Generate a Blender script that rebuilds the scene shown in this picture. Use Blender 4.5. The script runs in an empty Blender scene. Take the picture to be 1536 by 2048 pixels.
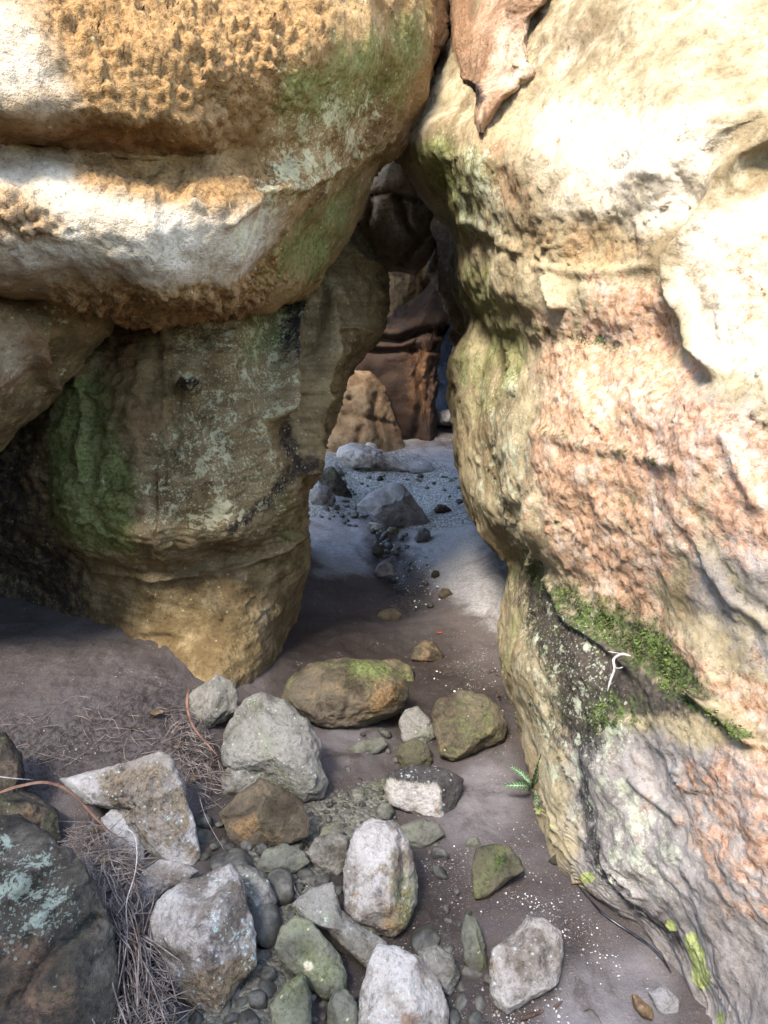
import bpy, bmesh, math, random
import numpy as np
from mathutils import Vector

scene = bpy.context.scene
COL = scene.collection
rng = random.Random(7)

# ------------------------------------------------------------------ camera, sky, sun, exposure
F_PX = 1547.0                     # focal length in pixels of the 1536 x 2048 frame
PITCH = math.radians(15.0)
CAM = np.array([0.0, 0.0, 1.6])
cd = bpy.data.cameras.new("camera")
cd.sensor_fit = 'VERTICAL'
cd.sensor_height = 36.0
cd.lens = 36.0 * F_PX / 2048.0
cd.clip_start = 0.02
cd.clip_end = 2000
cam = bpy.data.objects.new("camera", cd)
cam.location = CAM
cam.rotation_euler = (math.pi / 2 - PITCH, 0, 0)
COL.objects.link(cam)
scene.camera = cam

SUN_EL = math.radians(50)
SUN_AZ = math.radians(205)        # clockwise from +Y : behind the camera, a little to the left
sdir = Vector((math.sin(SUN_AZ) * math.cos(SUN_EL), math.cos(SUN_AZ) * math.cos(SUN_EL), math.sin(SUN_EL)))
world = bpy.data.worlds.new("World")
scene.world = world
world.use_nodes = True
wn = world.node_tree.nodes
wl = world.node_tree.links
sky = wn.new("ShaderNodeTexSky")
sky.sky_type = 'NISHITA'
sky.sun_disc = False
sky.sun_elevation = SUN_EL
sky.sun_rotation = SUN_AZ
bg = wn["Background"]
wl.new(sky.outputs[0], bg.inputs[0])
bg.inputs[1].default_value = 0.14
sl = bpy.data.lights.new("sun", 'SUN')
sl.energy = 1.5
sl.angle = math.radians(14)
sl.color = (1.0, 0.95, 0.87)
sun = bpy.data.objects.new("sun", sl)
sun.rotation_euler = sdir.to_track_quat('Z', 'Y').to_euler()
COL.objects.link(sun)
scene.view_settings.view_transform = 'Standard'
scene.view_settings.look = 'None'
scene.view_settings.gamma = 1
scene.view_settings.exposure = 2.85
scene.cycles.diffuse_bounces = 2

# ------------------------------------------------------------------ numpy noise
_r = np.random.RandomState(11)
_perm = np.concatenate([_r.permutation(256)] * 3)
_grad = _r.normal(size=(256, 3))
_grad /= np.linalg.norm(_grad, axis=1)[:, None]
_jit = _r.rand(256, 3)


def _hash(i):
    i = i & 255
    return _perm[_perm[_perm[i[:, 0]] + i[:, 1]] + i[:, 2]]


def perlin(p):
    i = np.floor(p).astype(np.int64)
    f = p - i
    u = f * f * f * (f * (f * 6 - 15) + 10)
    out = np.zeros(len(p))
    for a in (0, 1):
        wa = u[:, 0] if a else 1 - u[:, 0]
        for b in (0, 1):
            wb = u[:, 1] if b else 1 - u[:, 1]
            for c in (0, 1):
                wc = u[:, 2] if c else 1 - u[:, 2]
                o = np.array([a, b, c])
                g = _grad[_hash(i + o)]
                out += wa * wb * wc * np.einsum('ij,ij->i', g, f - o)
    return out * 1.5


def fbm(p, scale, octaves=4, gain=0.5, off=0.0):
    q = p * scale + off
    out = np.zeros(len(p))
    a = 1.0
    for _ in range(octaves):
        out += a * perlin(q)
        q = q * 2.03 + 17.3
        a *= gain
    return out


def worley(p, scale, off=0.0):
    q = p * scale + off
    i = np.floor(q).astype(np.int64)
    f = q - i
    f1 = np.full(len(p), 9.0)
    f2 = np.full(len(p), 9.0)
    for a in (-1, 0, 1):
        for b in (-1, 0, 1):
            for c in (-1, 0, 1):
                o = np.array([a, b, c])
                d = np.linalg.norm(o + _jit[_hash(i + o)] - f, axis=1)
                f2 = np.minimum(f2, np.maximum(f1, d))
                f1 = np.minimum(f1, d)
    return f1, f2


def cracks(P, scale, width, off=0.0):
    """Thin irregular fracture lines, only in places (0..1)."""
    n = fbm(P, scale, 3, off=off)
    g = fbm(P, scale * 0.9, 2, off=off + 31.0)
    return np.exp(-(n / width) ** 2) * sstep(0.0, 0.35, g)


def sstep(a, b, x):
    t = np.clip((x - a) / (b - a), 0, 1)
    return t * t * (3 - 2 * t)


# ------------------------------------------------------------------ geometry of the view
XV = np.array([1.0, 0, 0])
FV = np.array([0, math.cos(PITCH), -math.sin(PITCH)])
UV = np.array([0, math.sin(PITCH), math.cos(PITCH)])


def at(px, py, d):
    """The point d metres in front of the camera that the photograph shows at (px, py)."""
    return CAM + d * ((px - 768) / F_PX * XV - (py - 1024) / F_PX * UV + FV)


def to_px(P):
    v = P - CAM
    d = v @ FV
    d = np.where(np.abs(d) < 1e-3, 1e-3, d)
    return np.stack([768 + F_PX * (v @ XV) / d, 1024 - F_PX * (v @ UV) / d], axis=1)


def ground_h(x, y):
    x = np.asarray(x, float)
    y = np.asarray(y, float)
    z = 0.20 * sstep(-0.35, -0.95, x) * sstep(1.9, 2.6, y) * sstep(5.2, 4.2, y)      # sand mound at the left
    z = z + 0.13 * sstep(0.22, 0.75, x) * sstep(3.2, 4.3, y) * sstep(7.5, 5.2, y)    # bank against the right wall
    z = z + 0.10 * sstep(-0.05, -0.6, x) * sstep(3.7, 4.6, y) * sstep(7.5, 5.4, y)   # bank against the left block
    z = z + 0.30 * sstep(5.5, 10.0, y)
    z = z - 0.035 * np.exp(-((x - 0.1) / 0.25) ** 2) * sstep(5.5, 4.0, y)
    p = np.stack([x.ravel(), y.ravel(), np.zeros(x.size)], axis=1)
    n = (0.035 * fbm(p, 1.3, 3) + 0.010 * fbm(p, 6.0, 3)).reshape(x.shape)
    return z + n


def ground_depth(px, py, lift=0.0):
    """Depth at which the ray through (px, py) comes to `lift` above the ground."""
    ds = np.linspace(1.2, 14, 900)
    P = CAM + ds[:, None] * ((px - 768) / F_PX * XV - (py - 1024) / F_PX * UV + FV)
    k = P[:, 2] - ground_h(P[:, 0], P[:, 1]) - lift
    idx = np.where(k < 0)[0]
    return ds[idx[0]] if len(idx) else 12.0


def on_ground(px, py, lift=0.0):
    return at(px, py, ground_depth(px, py, lift))


# ------------------------------------------------------------------ mesh helpers
def raw_mesh(name, verts, quads, attrs=None, mat=None, smooth=True):
    me = bpy.data.meshes.new(name)
    quads = np.asarray(quads, dtype=np.int32)
    k = quads.shape[1]
    me.vertices.add(len(verts))
    me.vertices.foreach_set("co", np.asarray(verts, dtype=np.float32).ravel())
    me.loops.add(quads.size)
    me.loops.foreach_set("vertex_index", quads.ravel())
    me.polygons.add(len(quads))
    me.polygons.foreach_set("loop_start", np.arange(0, quads.size, k, dtype=np.int32))
    me.update(calc_edges=True)
    me.polygons.foreach_set("use_smooth", np.full(len(quads), smooth))
    for key, val in (attrs or {}).items():
        a = me.attributes.new(key, 'FLOAT', 'POINT')
        a.data.foreach_set("value", np.asarray(val, dtype=np.float32))
    if mat:
        me.materials.append(mat)
    me.update()
    return me


def link(name, me, parent=None, loc=None):
    o = bpy.data.objects.new(name, me)
    COL.objects.link(o)
    if loc is not None:
        o.location = loc
    if parent is not None:
        o.parent = parent
        o.matrix_parent_inverse = parent.matrix_basis.inverted()
    return o


def tag(o, label=None, cat=None, group=None, kind=None):
    if label:
        o["label"] = label
    if cat:
        o["category"] = cat
    if group:
        o["group"] = group
    if kind:
        o["kind"] = kind
    return o


def hermite(P, nodes, t):
    """Cubic Hermite spline through P (n, ..., 3) at the knots `nodes`, evaluated at t."""
    m = np.gradient(P, nodes, axis=0)
    i = np.clip(np.searchsorted(nodes, t, side='right') - 1, 0, len(nodes) - 2)
    h = nodes[i + 1] - nodes[i]
    s = (t - nodes[i]) / h
    sh = (-1,) + (1,) * (P.ndim - 1)
    s = s.reshape(sh)
    h = h.reshape(sh)
    return ((2 * s ** 3 - 3 * s ** 2 + 1) * P[i] + (s ** 3 - 2 * s ** 2 + s) * h * m[i]
            + (-2 * s ** 3 + 3 * s ** 2) * P[i + 1] + (s ** 3 - s ** 2) * h * m[i + 1])


def loft(rows, nu, nv, screen=True):
    """A smooth sheet through a grid of control points; returns (nv, nu, 3)."""
    G = np.array([[at(*c) if screen else np.array(c, float) for c in r] for r in rows])
    cu = np.concatenate([[0], np.cumsum(np.linalg.norm(np.diff(G, axis=1), axis=2).mean(axis=0))])
    cv = np.concatenate([[0], np.cumsum(np.linalg.norm(np.diff(G, axis=0), axis=2).mean(axis=1))])
    A = hermite(G, cv, np.linspace(0, cv[-1], nv))
    B = hermite(A.transpose(1, 0, 2), cu, np.linspace(0, cu[-1], nu)).transpose(1, 0, 2)
    return B


def grid_normals(S):
    n = np.cross(np.gradient(S, axis=1), np.gradient(S, axis=0))
    n /= np.linalg.norm(n, axis=2)[..., None] + 1e-9
    return n.reshape(-1, 3)


def grid_quads(nv, nu):
    a = np.arange(nv * nu).reshape(nv, nu)
    return np.stack([a[:-1, :-1], a[1:, :-1], a[1:, 1:], a[:-1, 1:]], axis=-1).reshape(-1, 4)


def seg_dist(p, poly, closed=False):
    pts = [np.array(q, float) for q in poly]
    pairs = list(zip(pts, pts[1:] + ([pts[0]] if closed else [])))
    best = np.full(len(p), 1e9)
    for a, b in pairs:
        ab = b - a
        t = np.clip(((p - a) @ ab) / (ab @ ab + 1e-9), 0, 1)
        best = np.minimum(best, np.linalg.norm(p - a - t[:, None] * ab, axis=1))
    return best


def in_poly(p, poly):
    x, y = p[:, 0], p[:, 1]
    ins = np.zeros(len(p), bool)
    n = len(poly)
    for i in range(n):
        x0, y0 = poly[i]
        x1, y1 = poly[(i + 1) % n]
        c = ((y0 > y) != (y1 > y)) & (x < (x1 - x0) * (y - y0) / (y1 - y0 + 1e-9) + x0)
        ins ^= c
    return ins


def area(p, poly, soft):
    d = seg_dist(p, poly, True)
    s = np.where(in_poly(p, poly), d, -d)
    return sstep(-soft, soft, s)


def line(p, poly, w):
    return np.exp(-(seg_dist(p, poly) / w) ** 2)


# ------------------------------------------------------------------ materials
class NT:
    def __init__(self, name):
        self.m = bpy.data.materials.new(name)
        self.m.use_nodes = True
        self.t = self.m.node_tree
        self.b = self.t.nodes["Principled BSDF"]
        self.pos = self.t.nodes.new("ShaderNodeNewGeometry").outputs["Position"]

    def node(self, typ, **kw):
        n = self.t.nodes.new(typ)
        for k, v in kw.items():
            setattr(n, k, v)
        return n

    def put(self, sock, v):
        if isinstance(v, bpy.types.NodeSocket):
            self.t.links.new(v, sock)
        elif isinstance(v, tuple) and len(v) == 3 and sock.type == 'RGBA':
            sock.default_value = (*v, 1)
        else:
            sock.default_value = v

    def math(self, op, a, b=0.0, c=None, clamp=False):
        n = self.node("ShaderNodeMath", operation=op, use_clamp=clamp)
        self.put(n.inputs[0], a)
        self.put(n.inputs[1], b)
        if c is not None:
            self.put(n.inputs[2], c)
        return n.outputs[0]

    def noise(self, scale, detail=4.0, rough=0.55, vec=None, dist=0.0):
        n = self.node("ShaderNodeTexNoise")
        self.put(n.inputs["Vector"], vec or self.pos)
        n.inputs["Scale"].default_value = scale
        n.inputs["Detail"].default_value = detail
        n.inputs["Roughness"].default_value = rough
        n.inputs["Distortion"].default_value = dist
        return n.outputs["Fac"]

    def voronoi(self, scale, feature='F1', vec=None, rnd=1.0, out="Distance"):
        n = self.node("ShaderNodeTexVoronoi", feature=feature)
        self.put(n.inputs["Vector"], vec or self.pos)
        n.inputs["Scale"].default_value = scale
        n.inputs["Randomness"].default_value = rnd
        return n.outputs[out]

    def warp(self, scale, amount):
        n = self.node("ShaderNodeTexNoise")
        self.put(n.inputs["Vector"], self.pos)
        n.inputs["Scale"].default_value = scale
        n.inputs["Detail"].default_value = 3
        a = self.node("ShaderNodeVectorMath", operation='MULTIPLY_ADD')
        self.put(a.inputs[0], n.outputs["Color"])
        a.inputs[1].default_value = (amount,) * 3
        self.put(a.inputs[2], self.pos)
        return a.outputs[0]

    def scaled(self, s, vec=None):
        n = self.node("ShaderNodeVectorMath", operation='MULTIPLY')
        self.put(n.inputs[0], vec or self.pos)
        n.inputs[1].default_value = s
        return n.outputs[0]

    def ramp(self, v, a, b):
        n = self.node("ShaderNodeMapRange", interpolation_type='SMOOTHSTEP')
        self.put(n.inputs[0], v)
        n.inputs[1].default_value = a
        n.inputs[2].default_value = b
        return n.outputs[0]

    def mix(self, f, a, b, mode='MIX'):
        n = self.node("ShaderNodeMix", data_type='RGBA', blend_type=mode)
        self.put(n.inputs["Factor"], f)
        self.put(n.inputs["A"], a)
        self.put(n.inputs["B"], b)
        return n.outputs["Result"]

    def attr(self, name):
        return self.node("ShaderNodeAttribute", attribute_name=name).outputs["Fac"]

    def finish(self, col, rough=0.9, height=None, dist=0.01, strength=1.0, spec=0.25):
        self.put(self.b.inputs["Base Color"], col)
        self.put(self.b.inputs["Roughness"], rough)
        self.b.inputs["Specular IOR Level"].default_value = spec
        if height is not None:
            bp = self.node("ShaderNodeBump")
            bp.inputs["Strength"].default_value = strength
            bp.inputs["Distance"].default_value = dist
            self.put(bp.inputs["Height"], height)
            self.put(self.b.inputs["Normal"], bp.outputs[0])
        return self.m


BLACK = (0.018, 0.018, 0.020)


def rock_material(name, c1, c2, c3, uses=(), lichen=0.0, algae=0.0, black=0.0, strata=0.0, wet=0.0, brown=0.0, spots=(0.48, 0.44, 0.26), k=1.0, bump=1.0, stain=0.6):
    """Weathered sandstone. Per-vertex attributes say where each kind of growth, stain, painted glare or shade sits."""
    t = NT(name)
    big = t.noise(1.7 * k, 4, 0.62, dist=0.5)
    mid = t.noise(8 * k, 5, 0.68, dist=0.3)
    fine = t.noise(60 * min(k, 1.5), 4, 0.72)
    grain = t.noise(300, 1, 0.6)
    col = t.mix(t.ramp(big, 0.36, 0.64), c1, c2)
    col = t.mix(t.ramp(mid, 0.46, 0.70), col, c3)
    # brown water stains of their own shape
    col = t.mix(t.math('MULTIPLY', t.ramp(t.math('MULTIPLY_ADD', big, 0.5, t.math('MULTIPLY', mid, 0.6)), 0.56, 0.42), stain), col, tuple(0.38 * v * w for v, w in zip(c1, (1.05, 0.95, 0.85))))
    if strata:
        sv = t.scaled((1.2, 1.2, 26.0), t.warp(2.0, 0.06))
        st = t.noise(1.0, 3, 0.6, vec=sv)
        col = t.mix(t.math('MULTIPLY', t.ramp(st, 0.42, 0.7), strata), col, tuple(0.5 * v for v in c1))
    h = t.math('MULTIPLY_ADD', fine, 0.9, t.math('MULTIPLY', mid, 1.3))
    h = t.math('MULTIPLY_ADD', grain, 0.15, h)

    def growth(mask, n, spread, lo, hi):
        v = t.math('MULTIPLY_ADD', t.math('SUBTRACT', n, 0.5), spread, mask)
        return t.ramp(v, lo, hi)

    blot = t.noise(4.5, 5, 0.7, dist=0.5)      # broad blotches, shared
    crumb = t.noise(24, 5, 0.72, dist=0.2)     # crumbs, shared
    if 'pale' in uses:
        col = t.mix(growth(t.attr("pale"), blot, 1.5, 0.05, 1.0), col, t.mix(t.ramp(mid, 0.3, 0.7), (0.50, 0.405, 0.275), (0.70, 0.62, 0.50)))
    if 'grey' in uses:
        col = t.mix(growth(t.attr("grey"), blot, 2.0, 0.25, 0.85), col, t.mix(t.ramp(mid, 0.35, 0.65), (0.18, 0.155, 0.137), (0.325, 0.29, 0.262)))
    if 'rust' in uses:
        col = t.mix(t.math('MULTIPLY', growth(t.attr("rust"), mid, 1.7, 0.2, 0.95), 0.8), col, t.mix(fine, (0.13, 0.055, 0.02), (0.32, 0.165, 0.075)))
    if 'brown' in uses or brown:
        col = t.mix(t.math('MULTIPLY', growth(t.math('ADD', t.attr("brown"), brown) if 'brown' in uses else brown, mid, 2.6, 0.2, 0.8), 0.88), col, t.mix(t.ramp(fine, 0.3, 0.7), (0.060, 0.040, 0.020), (0.20, 0.145, 0.08)))
    if 'ochre' in uses:
        oc = growth(t.attr("ochre"), mid, 1.6, 0.05, 0.75)
        col = t.mix(t.math('MULTIPLY', oc, 0.85), col, t.mix(t.ramp(fine, 0.3, 0.7), (0.175, 0.088, 0.030), (0.37, 0.22, 0.09)))
    if 'orange' in uses:
        patch = t.math('MULTIPLY_ADD', t.math('SUBTRACT', blot, 0.5), 1.6, t.attr("orange"))
        org = growth(patch, crumb, 2.0, 0.18, 0.62)
        occ = t.mix(t.ramp(fine, 0.34, 0.66), (0.38, 0.19, 0.10), (0.49, 0.30, 0.195))
        occ = t.mix(t.ramp(t.math('MULTIPLY_ADD', mid, 0.5, t.math('MULTIPLY', t.noise(34, 3), 0.5)), 0.47, 0.62), occ, (0.51, 0.385, 0.30))
        col = t.mix(t.math('MULTIPLY', org, 0.78), col, occ)
        h = t.math('MULTIPLY_ADD', org, 0.3, h)
    if 'algae' in uses or algae:
        am = t.math('ADD', t.attr("algae"), algae) if 'algae' in uses else algae
        al = growth(am, blot, 2.0, 0.25, 0.95)
        col = t.mix(t.math('MULTIPLY', al, 0.68), col, t.mix(t.ramp(fine, 0.3, 0.7), (0.085, 0.115, 0.020), (0.215, 0.265, 0.085)))
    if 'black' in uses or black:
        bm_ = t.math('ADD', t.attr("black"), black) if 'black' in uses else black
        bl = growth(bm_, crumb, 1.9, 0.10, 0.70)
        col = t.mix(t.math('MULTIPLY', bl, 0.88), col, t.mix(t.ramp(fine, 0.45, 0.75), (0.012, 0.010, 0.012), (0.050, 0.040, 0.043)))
    if 'moss' in uses:
        ms = t.math('MULTIPLY', growth(t.math('MULTIPLY_ADD', t.math('SUBTRACT', blot, 0.5), 1.5, t.attr("moss")), crumb, 2.6, 0.25, 0.95), 0.85)
        col = t.mix(ms, col, t.mix(t.ramp(fine, 0.35, 0.7), (0.022, 0.030, 0.010), (0.10, 0.15, 0.028)))
    # lichen : frayed crusts in clusters and a few small discs
    lm = t.math('ADD', t.attr("lichen"), lichen) if 'lichen' in uses else lichen
    dens = t.math('MULTIPLY_ADD', t.math('SUBTRACT', blot, 0.5), 1.5, lm)
    fray = t.math('MULTIPLY_ADD', t.math('SUBTRACT', t.noise(15 * k ** 0.5, 6, 0.74, dist=0.2), 0.66), 3.0, t.math('MULTIPLY', dens, 0.75))
    spot = t.ramp(fray, 0.20, 0.34)
    spk = t.math('MULTIPLY_ADD', t.math('SUBTRACT', t.noise(105, 2, 0.6), 0.70), 3.0, t.math('MULTIPLY', dens, 0.7))
    spot = t.math('MAXIMUM', spot, t.math('MULTIPLY', t.ramp(spk, 0.15, 0.35), 0.8))
    vd = t.voronoi(58 * k ** 0.5, vec=t.warp(26, 0.016))
    cell = t.node("ShaderNodeSeparateColor")
    t.put(cell.inputs[0], t.voronoi(58 * k ** 0.5, vec=t.warp(26, 0.016), out="Color"))
    on = t.math('LESS_THAN', cell.outputs[0], t.math('MULTIPLY', dens, 0.3))
    disc = t.math('MULTIPLY', t.ramp(t.math('MULTIPLY_ADD', fine, 0.5, vd), 0.62, 0.44), on)
    spot = t.math('MAXIMUM', spot, t.math('MULTIPLY', disc, 0.8))
    lc = t.mix(t.ramp(mid, 0.4, 0.6), spots, tuple(min(0.75, v * 1.35) for v in spots))
    col = t.mix(t.math('MULTIPLY', spot, 0.72), col, lc)
    h = t.math('MULTIPLY_ADD', spot, 0.12, h)
    if 'yellow' in uses:
        yl = growth(t.attr("yellow"), crumb, 0.9, 0.38, 0.62)
        col = t.mix(t.math('MULTIPLY', yl, 0.85), col, t.mix(t.ramp(fine, 0.3, 0.7), (0.24, 0.27, 0.07), (0.42, 0.45, 0.16)))
    # grain and small dark pores
    col = t.mix(t.math('MULTIPLY', t.ramp(grain, 0.35, 0.75), 0.30), col, (0.72, 0.67, 0.6), 'MULTIPLY')
    col = t.mix(t.math('MULTIPLY', t.ramp(fine, 0.52, 0.30), 0.55), col, (0.35, 0.29, 0.23), 'MULTIPLY')
    rough = 0.92
    if wet:
        rough = t.math('MULTIPLY_ADD', t.ramp(mid, 0.3, 0.7), 0.4, 0.42)
    return t.finish(col, rough, h, 0.013 / k ** 0.5, 0.9 * bump, 0.2 + 0.3 * wet)


M_LEFT = rock_material("left_boulder_stone", (0.24, 0.138, 0.052), (0.32, 0.205, 0.088), (0.40, 0.28, 0.14), ('pale', 'rust', 'ochre', 'algae', 'lichen'), lichen=0.08, strata=0.15)
M_BLOCK = rock_material("left_block_stone", (0.205, 0.140, 0.062), (0.285, 0.205, 0.098), (0.35, 0.26, 0.135), ('rust', 'algae', 'black', 'lichen', 'pale'), lichen=0.16, strata=0.5)
M_WALL = rock_material("right_wall_stone", (0.26, 0.195, 0.105), (0.325, 0.268, 0.16), (0.40, 0.335, 0.22), ('pale', 'grey', 'rust', 'ochre', 'orange', 'algae', 'black', 'moss', 'lichen', 'yellow'), lichen=0.05, strata=0.2, bump=0.55, spots=(0.34, 0.35, 0.25))
M_FLAKE = rock_material("flake_stone", (0.27, 0.155, 0.085), (0.36, 0.225, 0.135), (0.44, 0.30, 0.19), ('rust', 'black', 'pale'), lichen=-0.4)
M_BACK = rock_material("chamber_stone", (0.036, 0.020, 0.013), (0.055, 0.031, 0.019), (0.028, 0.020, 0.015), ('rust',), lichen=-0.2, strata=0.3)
M_OCHRE = rock_material("ochre_stone", (0.17, 0.105, 0.055), (0.27, 0.195, 0.115), (0.13, 0.078, 0.042), lichen=-0.2)
M_BROWN = rock_material("brown_boulder_stone", (0.070, 0.053, 0.034), (0.115, 0.093, 0.064), (0.15, 0.115, 0.072), ('ochre', 'algae', 'rust'), lichen=-0.05, algae=0.2, k=1.6)
M_GREY = rock_material("grey_boulder_stone", (0.12, 0.105, 0.082), (0.21, 0.195, 0.165), (0.31, 0.295, 0.265), ('algae',), lichen=0.34, algae=0.25, black=0.06, brown=0.14, k=1.8, spots=(0.38, 0.43, 0.37))
M_PALE = rock_material("pale_boulder_stone", (0.24, 0.205, 0.17), (0.40, 0.37, 0.335), (0.52, 0.50, 0.48), ('rust', 'brown', 'ochre', 'black', 'algae', 'pale', 'lichen'), lichen=0.30, black=0.10, algae=0.08, brown=0.16, k=1.8, spots=(0.40, 0.47, 0.44), stain=0.75)
M_MOSSY = rock_material("mossy_boulder_stone", (0.05, 0.048, 0.03), (0.09, 0.08, 0.05), (0.12, 0.10, 0.065), ('moss',), lichen=0.0, algae=0.4, k=1.8)
M_DARK = rock_material("dark_boulder_stone", (0.040, 0.033, 0.024), (0.065, 0.057, 0.043), (0.12, 0.105, 0.082), ('rust', 'lichen'), lichen=0.12, algae=0.25, black=0.2, k=1.5, spots=(0.22, 0.255, 0.205))
M_SMOOTH = rock_material("smooth_stone", (0.085, 0.082, 0.062), (0.125, 0.12, 0.096), (0.16, 0.15, 0.12), ('pale', 'algae'), lichen=0.0, algae=0.3, k=1.8, bump=0.6)
M_SLATE = rock_material("slate_stone", (0.15, 0.14, 0.135), (0.21, 0.20, 0.195), (0.25, 0.24, 0.23), lichen=-0.1, k=1.2, bump=0.8)
M_CHOCK = rock_material("wedged_stone", (0.25, 0.17, 0.11), (0.33, 0.235, 0.155), (0.18, 0.125, 0.085), lichen=-0.1, strata=0.3)
M_SLOT_SHADE = rock_material("slot_shade_stone", (0.030, 0.036, 0.052), (0.055, 0.064, 0.088), (0.03, 0.034, 0.046), lichen=-0.4)  # blue sky light and slot shade painted into the stone colour
M_PEB = rock_material("pebble_stone", (0.035, 0.033, 0.026), (0.075, 0.07, 0.058), (0.14, 0.13, 0.108), lichen=-0.3, algae=0.2, k=2.2, bump=0.4, wet=0.4)


def sand_material():
    t = NT("sand")
    big = t.noise(1.3, 5, 0.6)
    mid = t.noise(11, 5, 0.6)
    grain = t.noise(420, 2, 0.7)
    fine = t.noise(60, 6, 0.7)
    col = t.mix(t.ramp(big, 0.35, 0.65), (0.064, 0.049, 0.044), (0.115, 0.097, 0.092))
    col = t.mix(t.math('MULTIPLY', t.ramp(mid, 0.5, 0.75), 0.6), col, (0.09, 0.062, 0.045))
    skylit = t.ramp(t.math('MULTIPLY_ADD', t.math('SUBTRACT', t.noise(4.5, 6, 0.72, dist=0.5), 0.5), 1.7, t.attr("skylit")), 0.2, 0.8)  # paler sand stands in for sky light on the far floor
    col = t.mix(skylit, col, t.mix(t.ramp(fine, 0.3, 0.7), (0.20, 0.187, 0.18), (0.34, 0.325, 0.32)))
    col = t.mix(t.math('MULTIPLY', t.ramp(t.noise(3.2, 5, 0.7, dist=0.6), 0.50, 0.64), 0.45), col, (0.045, 0.032, 0.027))
    wet = t.attr("wet")
    col = t.mix(t.math('MULTIPLY', wet, 0.9), col, (0.022, 0.015, 0.011))  # wet sand, with some boulder and passage shade painted in
    rough_soil = t.attr("soil")
    col = t.mix(t.math('MULTIPLY', rough_soil, t.ramp(fine, 0.58, 0.40)), col, (0.04, 0.029, 0.022))
    gravel = t.attr("gravel")
    gc = t.voronoi(75, out="Color")
    sp = t.node("ShaderNodeSeparateColor")
    t.put(sp.inputs[0], gc)
    gcol = t.mix(sp.outputs[0], (0.10, 0.10, 0.085), (0.46, 0.45, 0.43))
    gcol = t.mix(t.math('MULTIPLY', t.ramp(t.noise(4, 4), 0.5, 0.7), 0.6), gcol, (0.15, 0.19, 0.09))
    gcol = t.mix(t.ramp(t.voronoi(75, 'DISTANCE_TO_EDGE'), 0.10, 0.0), gcol, (0.03, 0.028, 0.025))
    gcol = t.mix(t.math('MULTIPLY', t.math('SUBTRACT', 1.0, skylit), 0.82), gcol, t.mix(sp.outputs[1], (0.025, 0.024, 0.014), (0.17, 0.155, 0.105)))
    gm = t.ramp(t.math('MULTIPLY_ADD', t.math('SUBTRACT', fine, 0.5), 1.4, gravel), 0.4, 0.6)
    col = t.mix(gm, col, gcol)
    # shell grit
    dens = t.math('MULTIPLY_ADD', t.math('SUBTRACT', t.noise(6, 5, 0.7), 0.55), 2.6, t.math('MULTIPLY', t.attr("shell"), 0.62))
    sh = None
    tone = None
    for sc in (95, 190, 380):
        vd = t.voronoi(sc)
        s2 = t.node("ShaderNodeSeparateColor")
        t.put(s2.inputs[0], t.voronoi(sc, out="Color"))
        on = t.math('LESS_THAN', s2.outputs[1], t.math('MULTIPLY', dens, 0.45))
        s = t.math('MULTIPLY', t.ramp(vd, 0.38, 0.26), on)
        sh = s if sh is None else t.math('MAXIMUM', sh, s)
        tone = s2.outputs[0] if tone is None else tone
    col = t.mix(t.math('MULTIPLY', sh, 0.85), col, t.mix(tone, (0.20, 0.165, 0.13), (0.52, 0.47, 0.42)))
    col = t.mix(t.math('MULTIPLY', t.ramp(grain, 0.3, 0.7), 0.45), col, (0.6, 0.55, 0.5), 'MULTIPLY')
    coarse = t.noise(150, 3, 0.75)
    col = t.mix(t.math('MULTIPLY', t.ramp(coarse, 0.58, 0.72), 0.55), col, (0.26, 0.225, 0.205))
    col = t.mix(t.math('MULTIPLY', t.ramp(coarse, 0.44, 0.30), 0.6), col, (0.028, 0.021, 0.018))
    h = t.math('MULTIPLY_ADD', fine, 0.6, t.math('MULTIPLY', mid, 0.9))
    h = t.math('MULTIPLY_ADD', coarse, 0.5, h)
    h = t.math('MULTIPLY_ADD', grain, 0.18, h)
    h = t.math('MULTIPLY_ADD', sh, 0.3, h)
    h = t.math('MULTIPLY_ADD', t.math('MULTIPLY', gm, t.voronoi(75)), -0.9, h)
    h = t.math('MULTIPLY_ADD', t.math('MULTIPLY', rough_soil, fine), 1.6, h)
    damp = t.math('MULTIPLY', t.attr("damp"), t.ramp(t.noise(5, 5, 0.7, dist=0.4), 0.36, 0.56))
    col = t.mix(t.math('MULTIPLY', damp, 0.5), col, (0.24, 0.215, 0.21))
    rough = t.math('MULTIPLY_ADD', wet, -0.4, t.math('MULTIPLY_ADD', damp, -0.45, 0.9))
    return t.finish(col, rough, h, 0.008, 0.9, 0.35)


M_SAND = sand_material()


def plain_material(name, a, b, scale=40, rough=0.85, spec=0.25):
    t = NT(name)
    n = t.noise(scale, 4, 0.6)
    return t.finish(t.mix(t.ramp(n, 0.35, 0.65), a, b), rough, n, 0.002, 0.5, spec)


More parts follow.
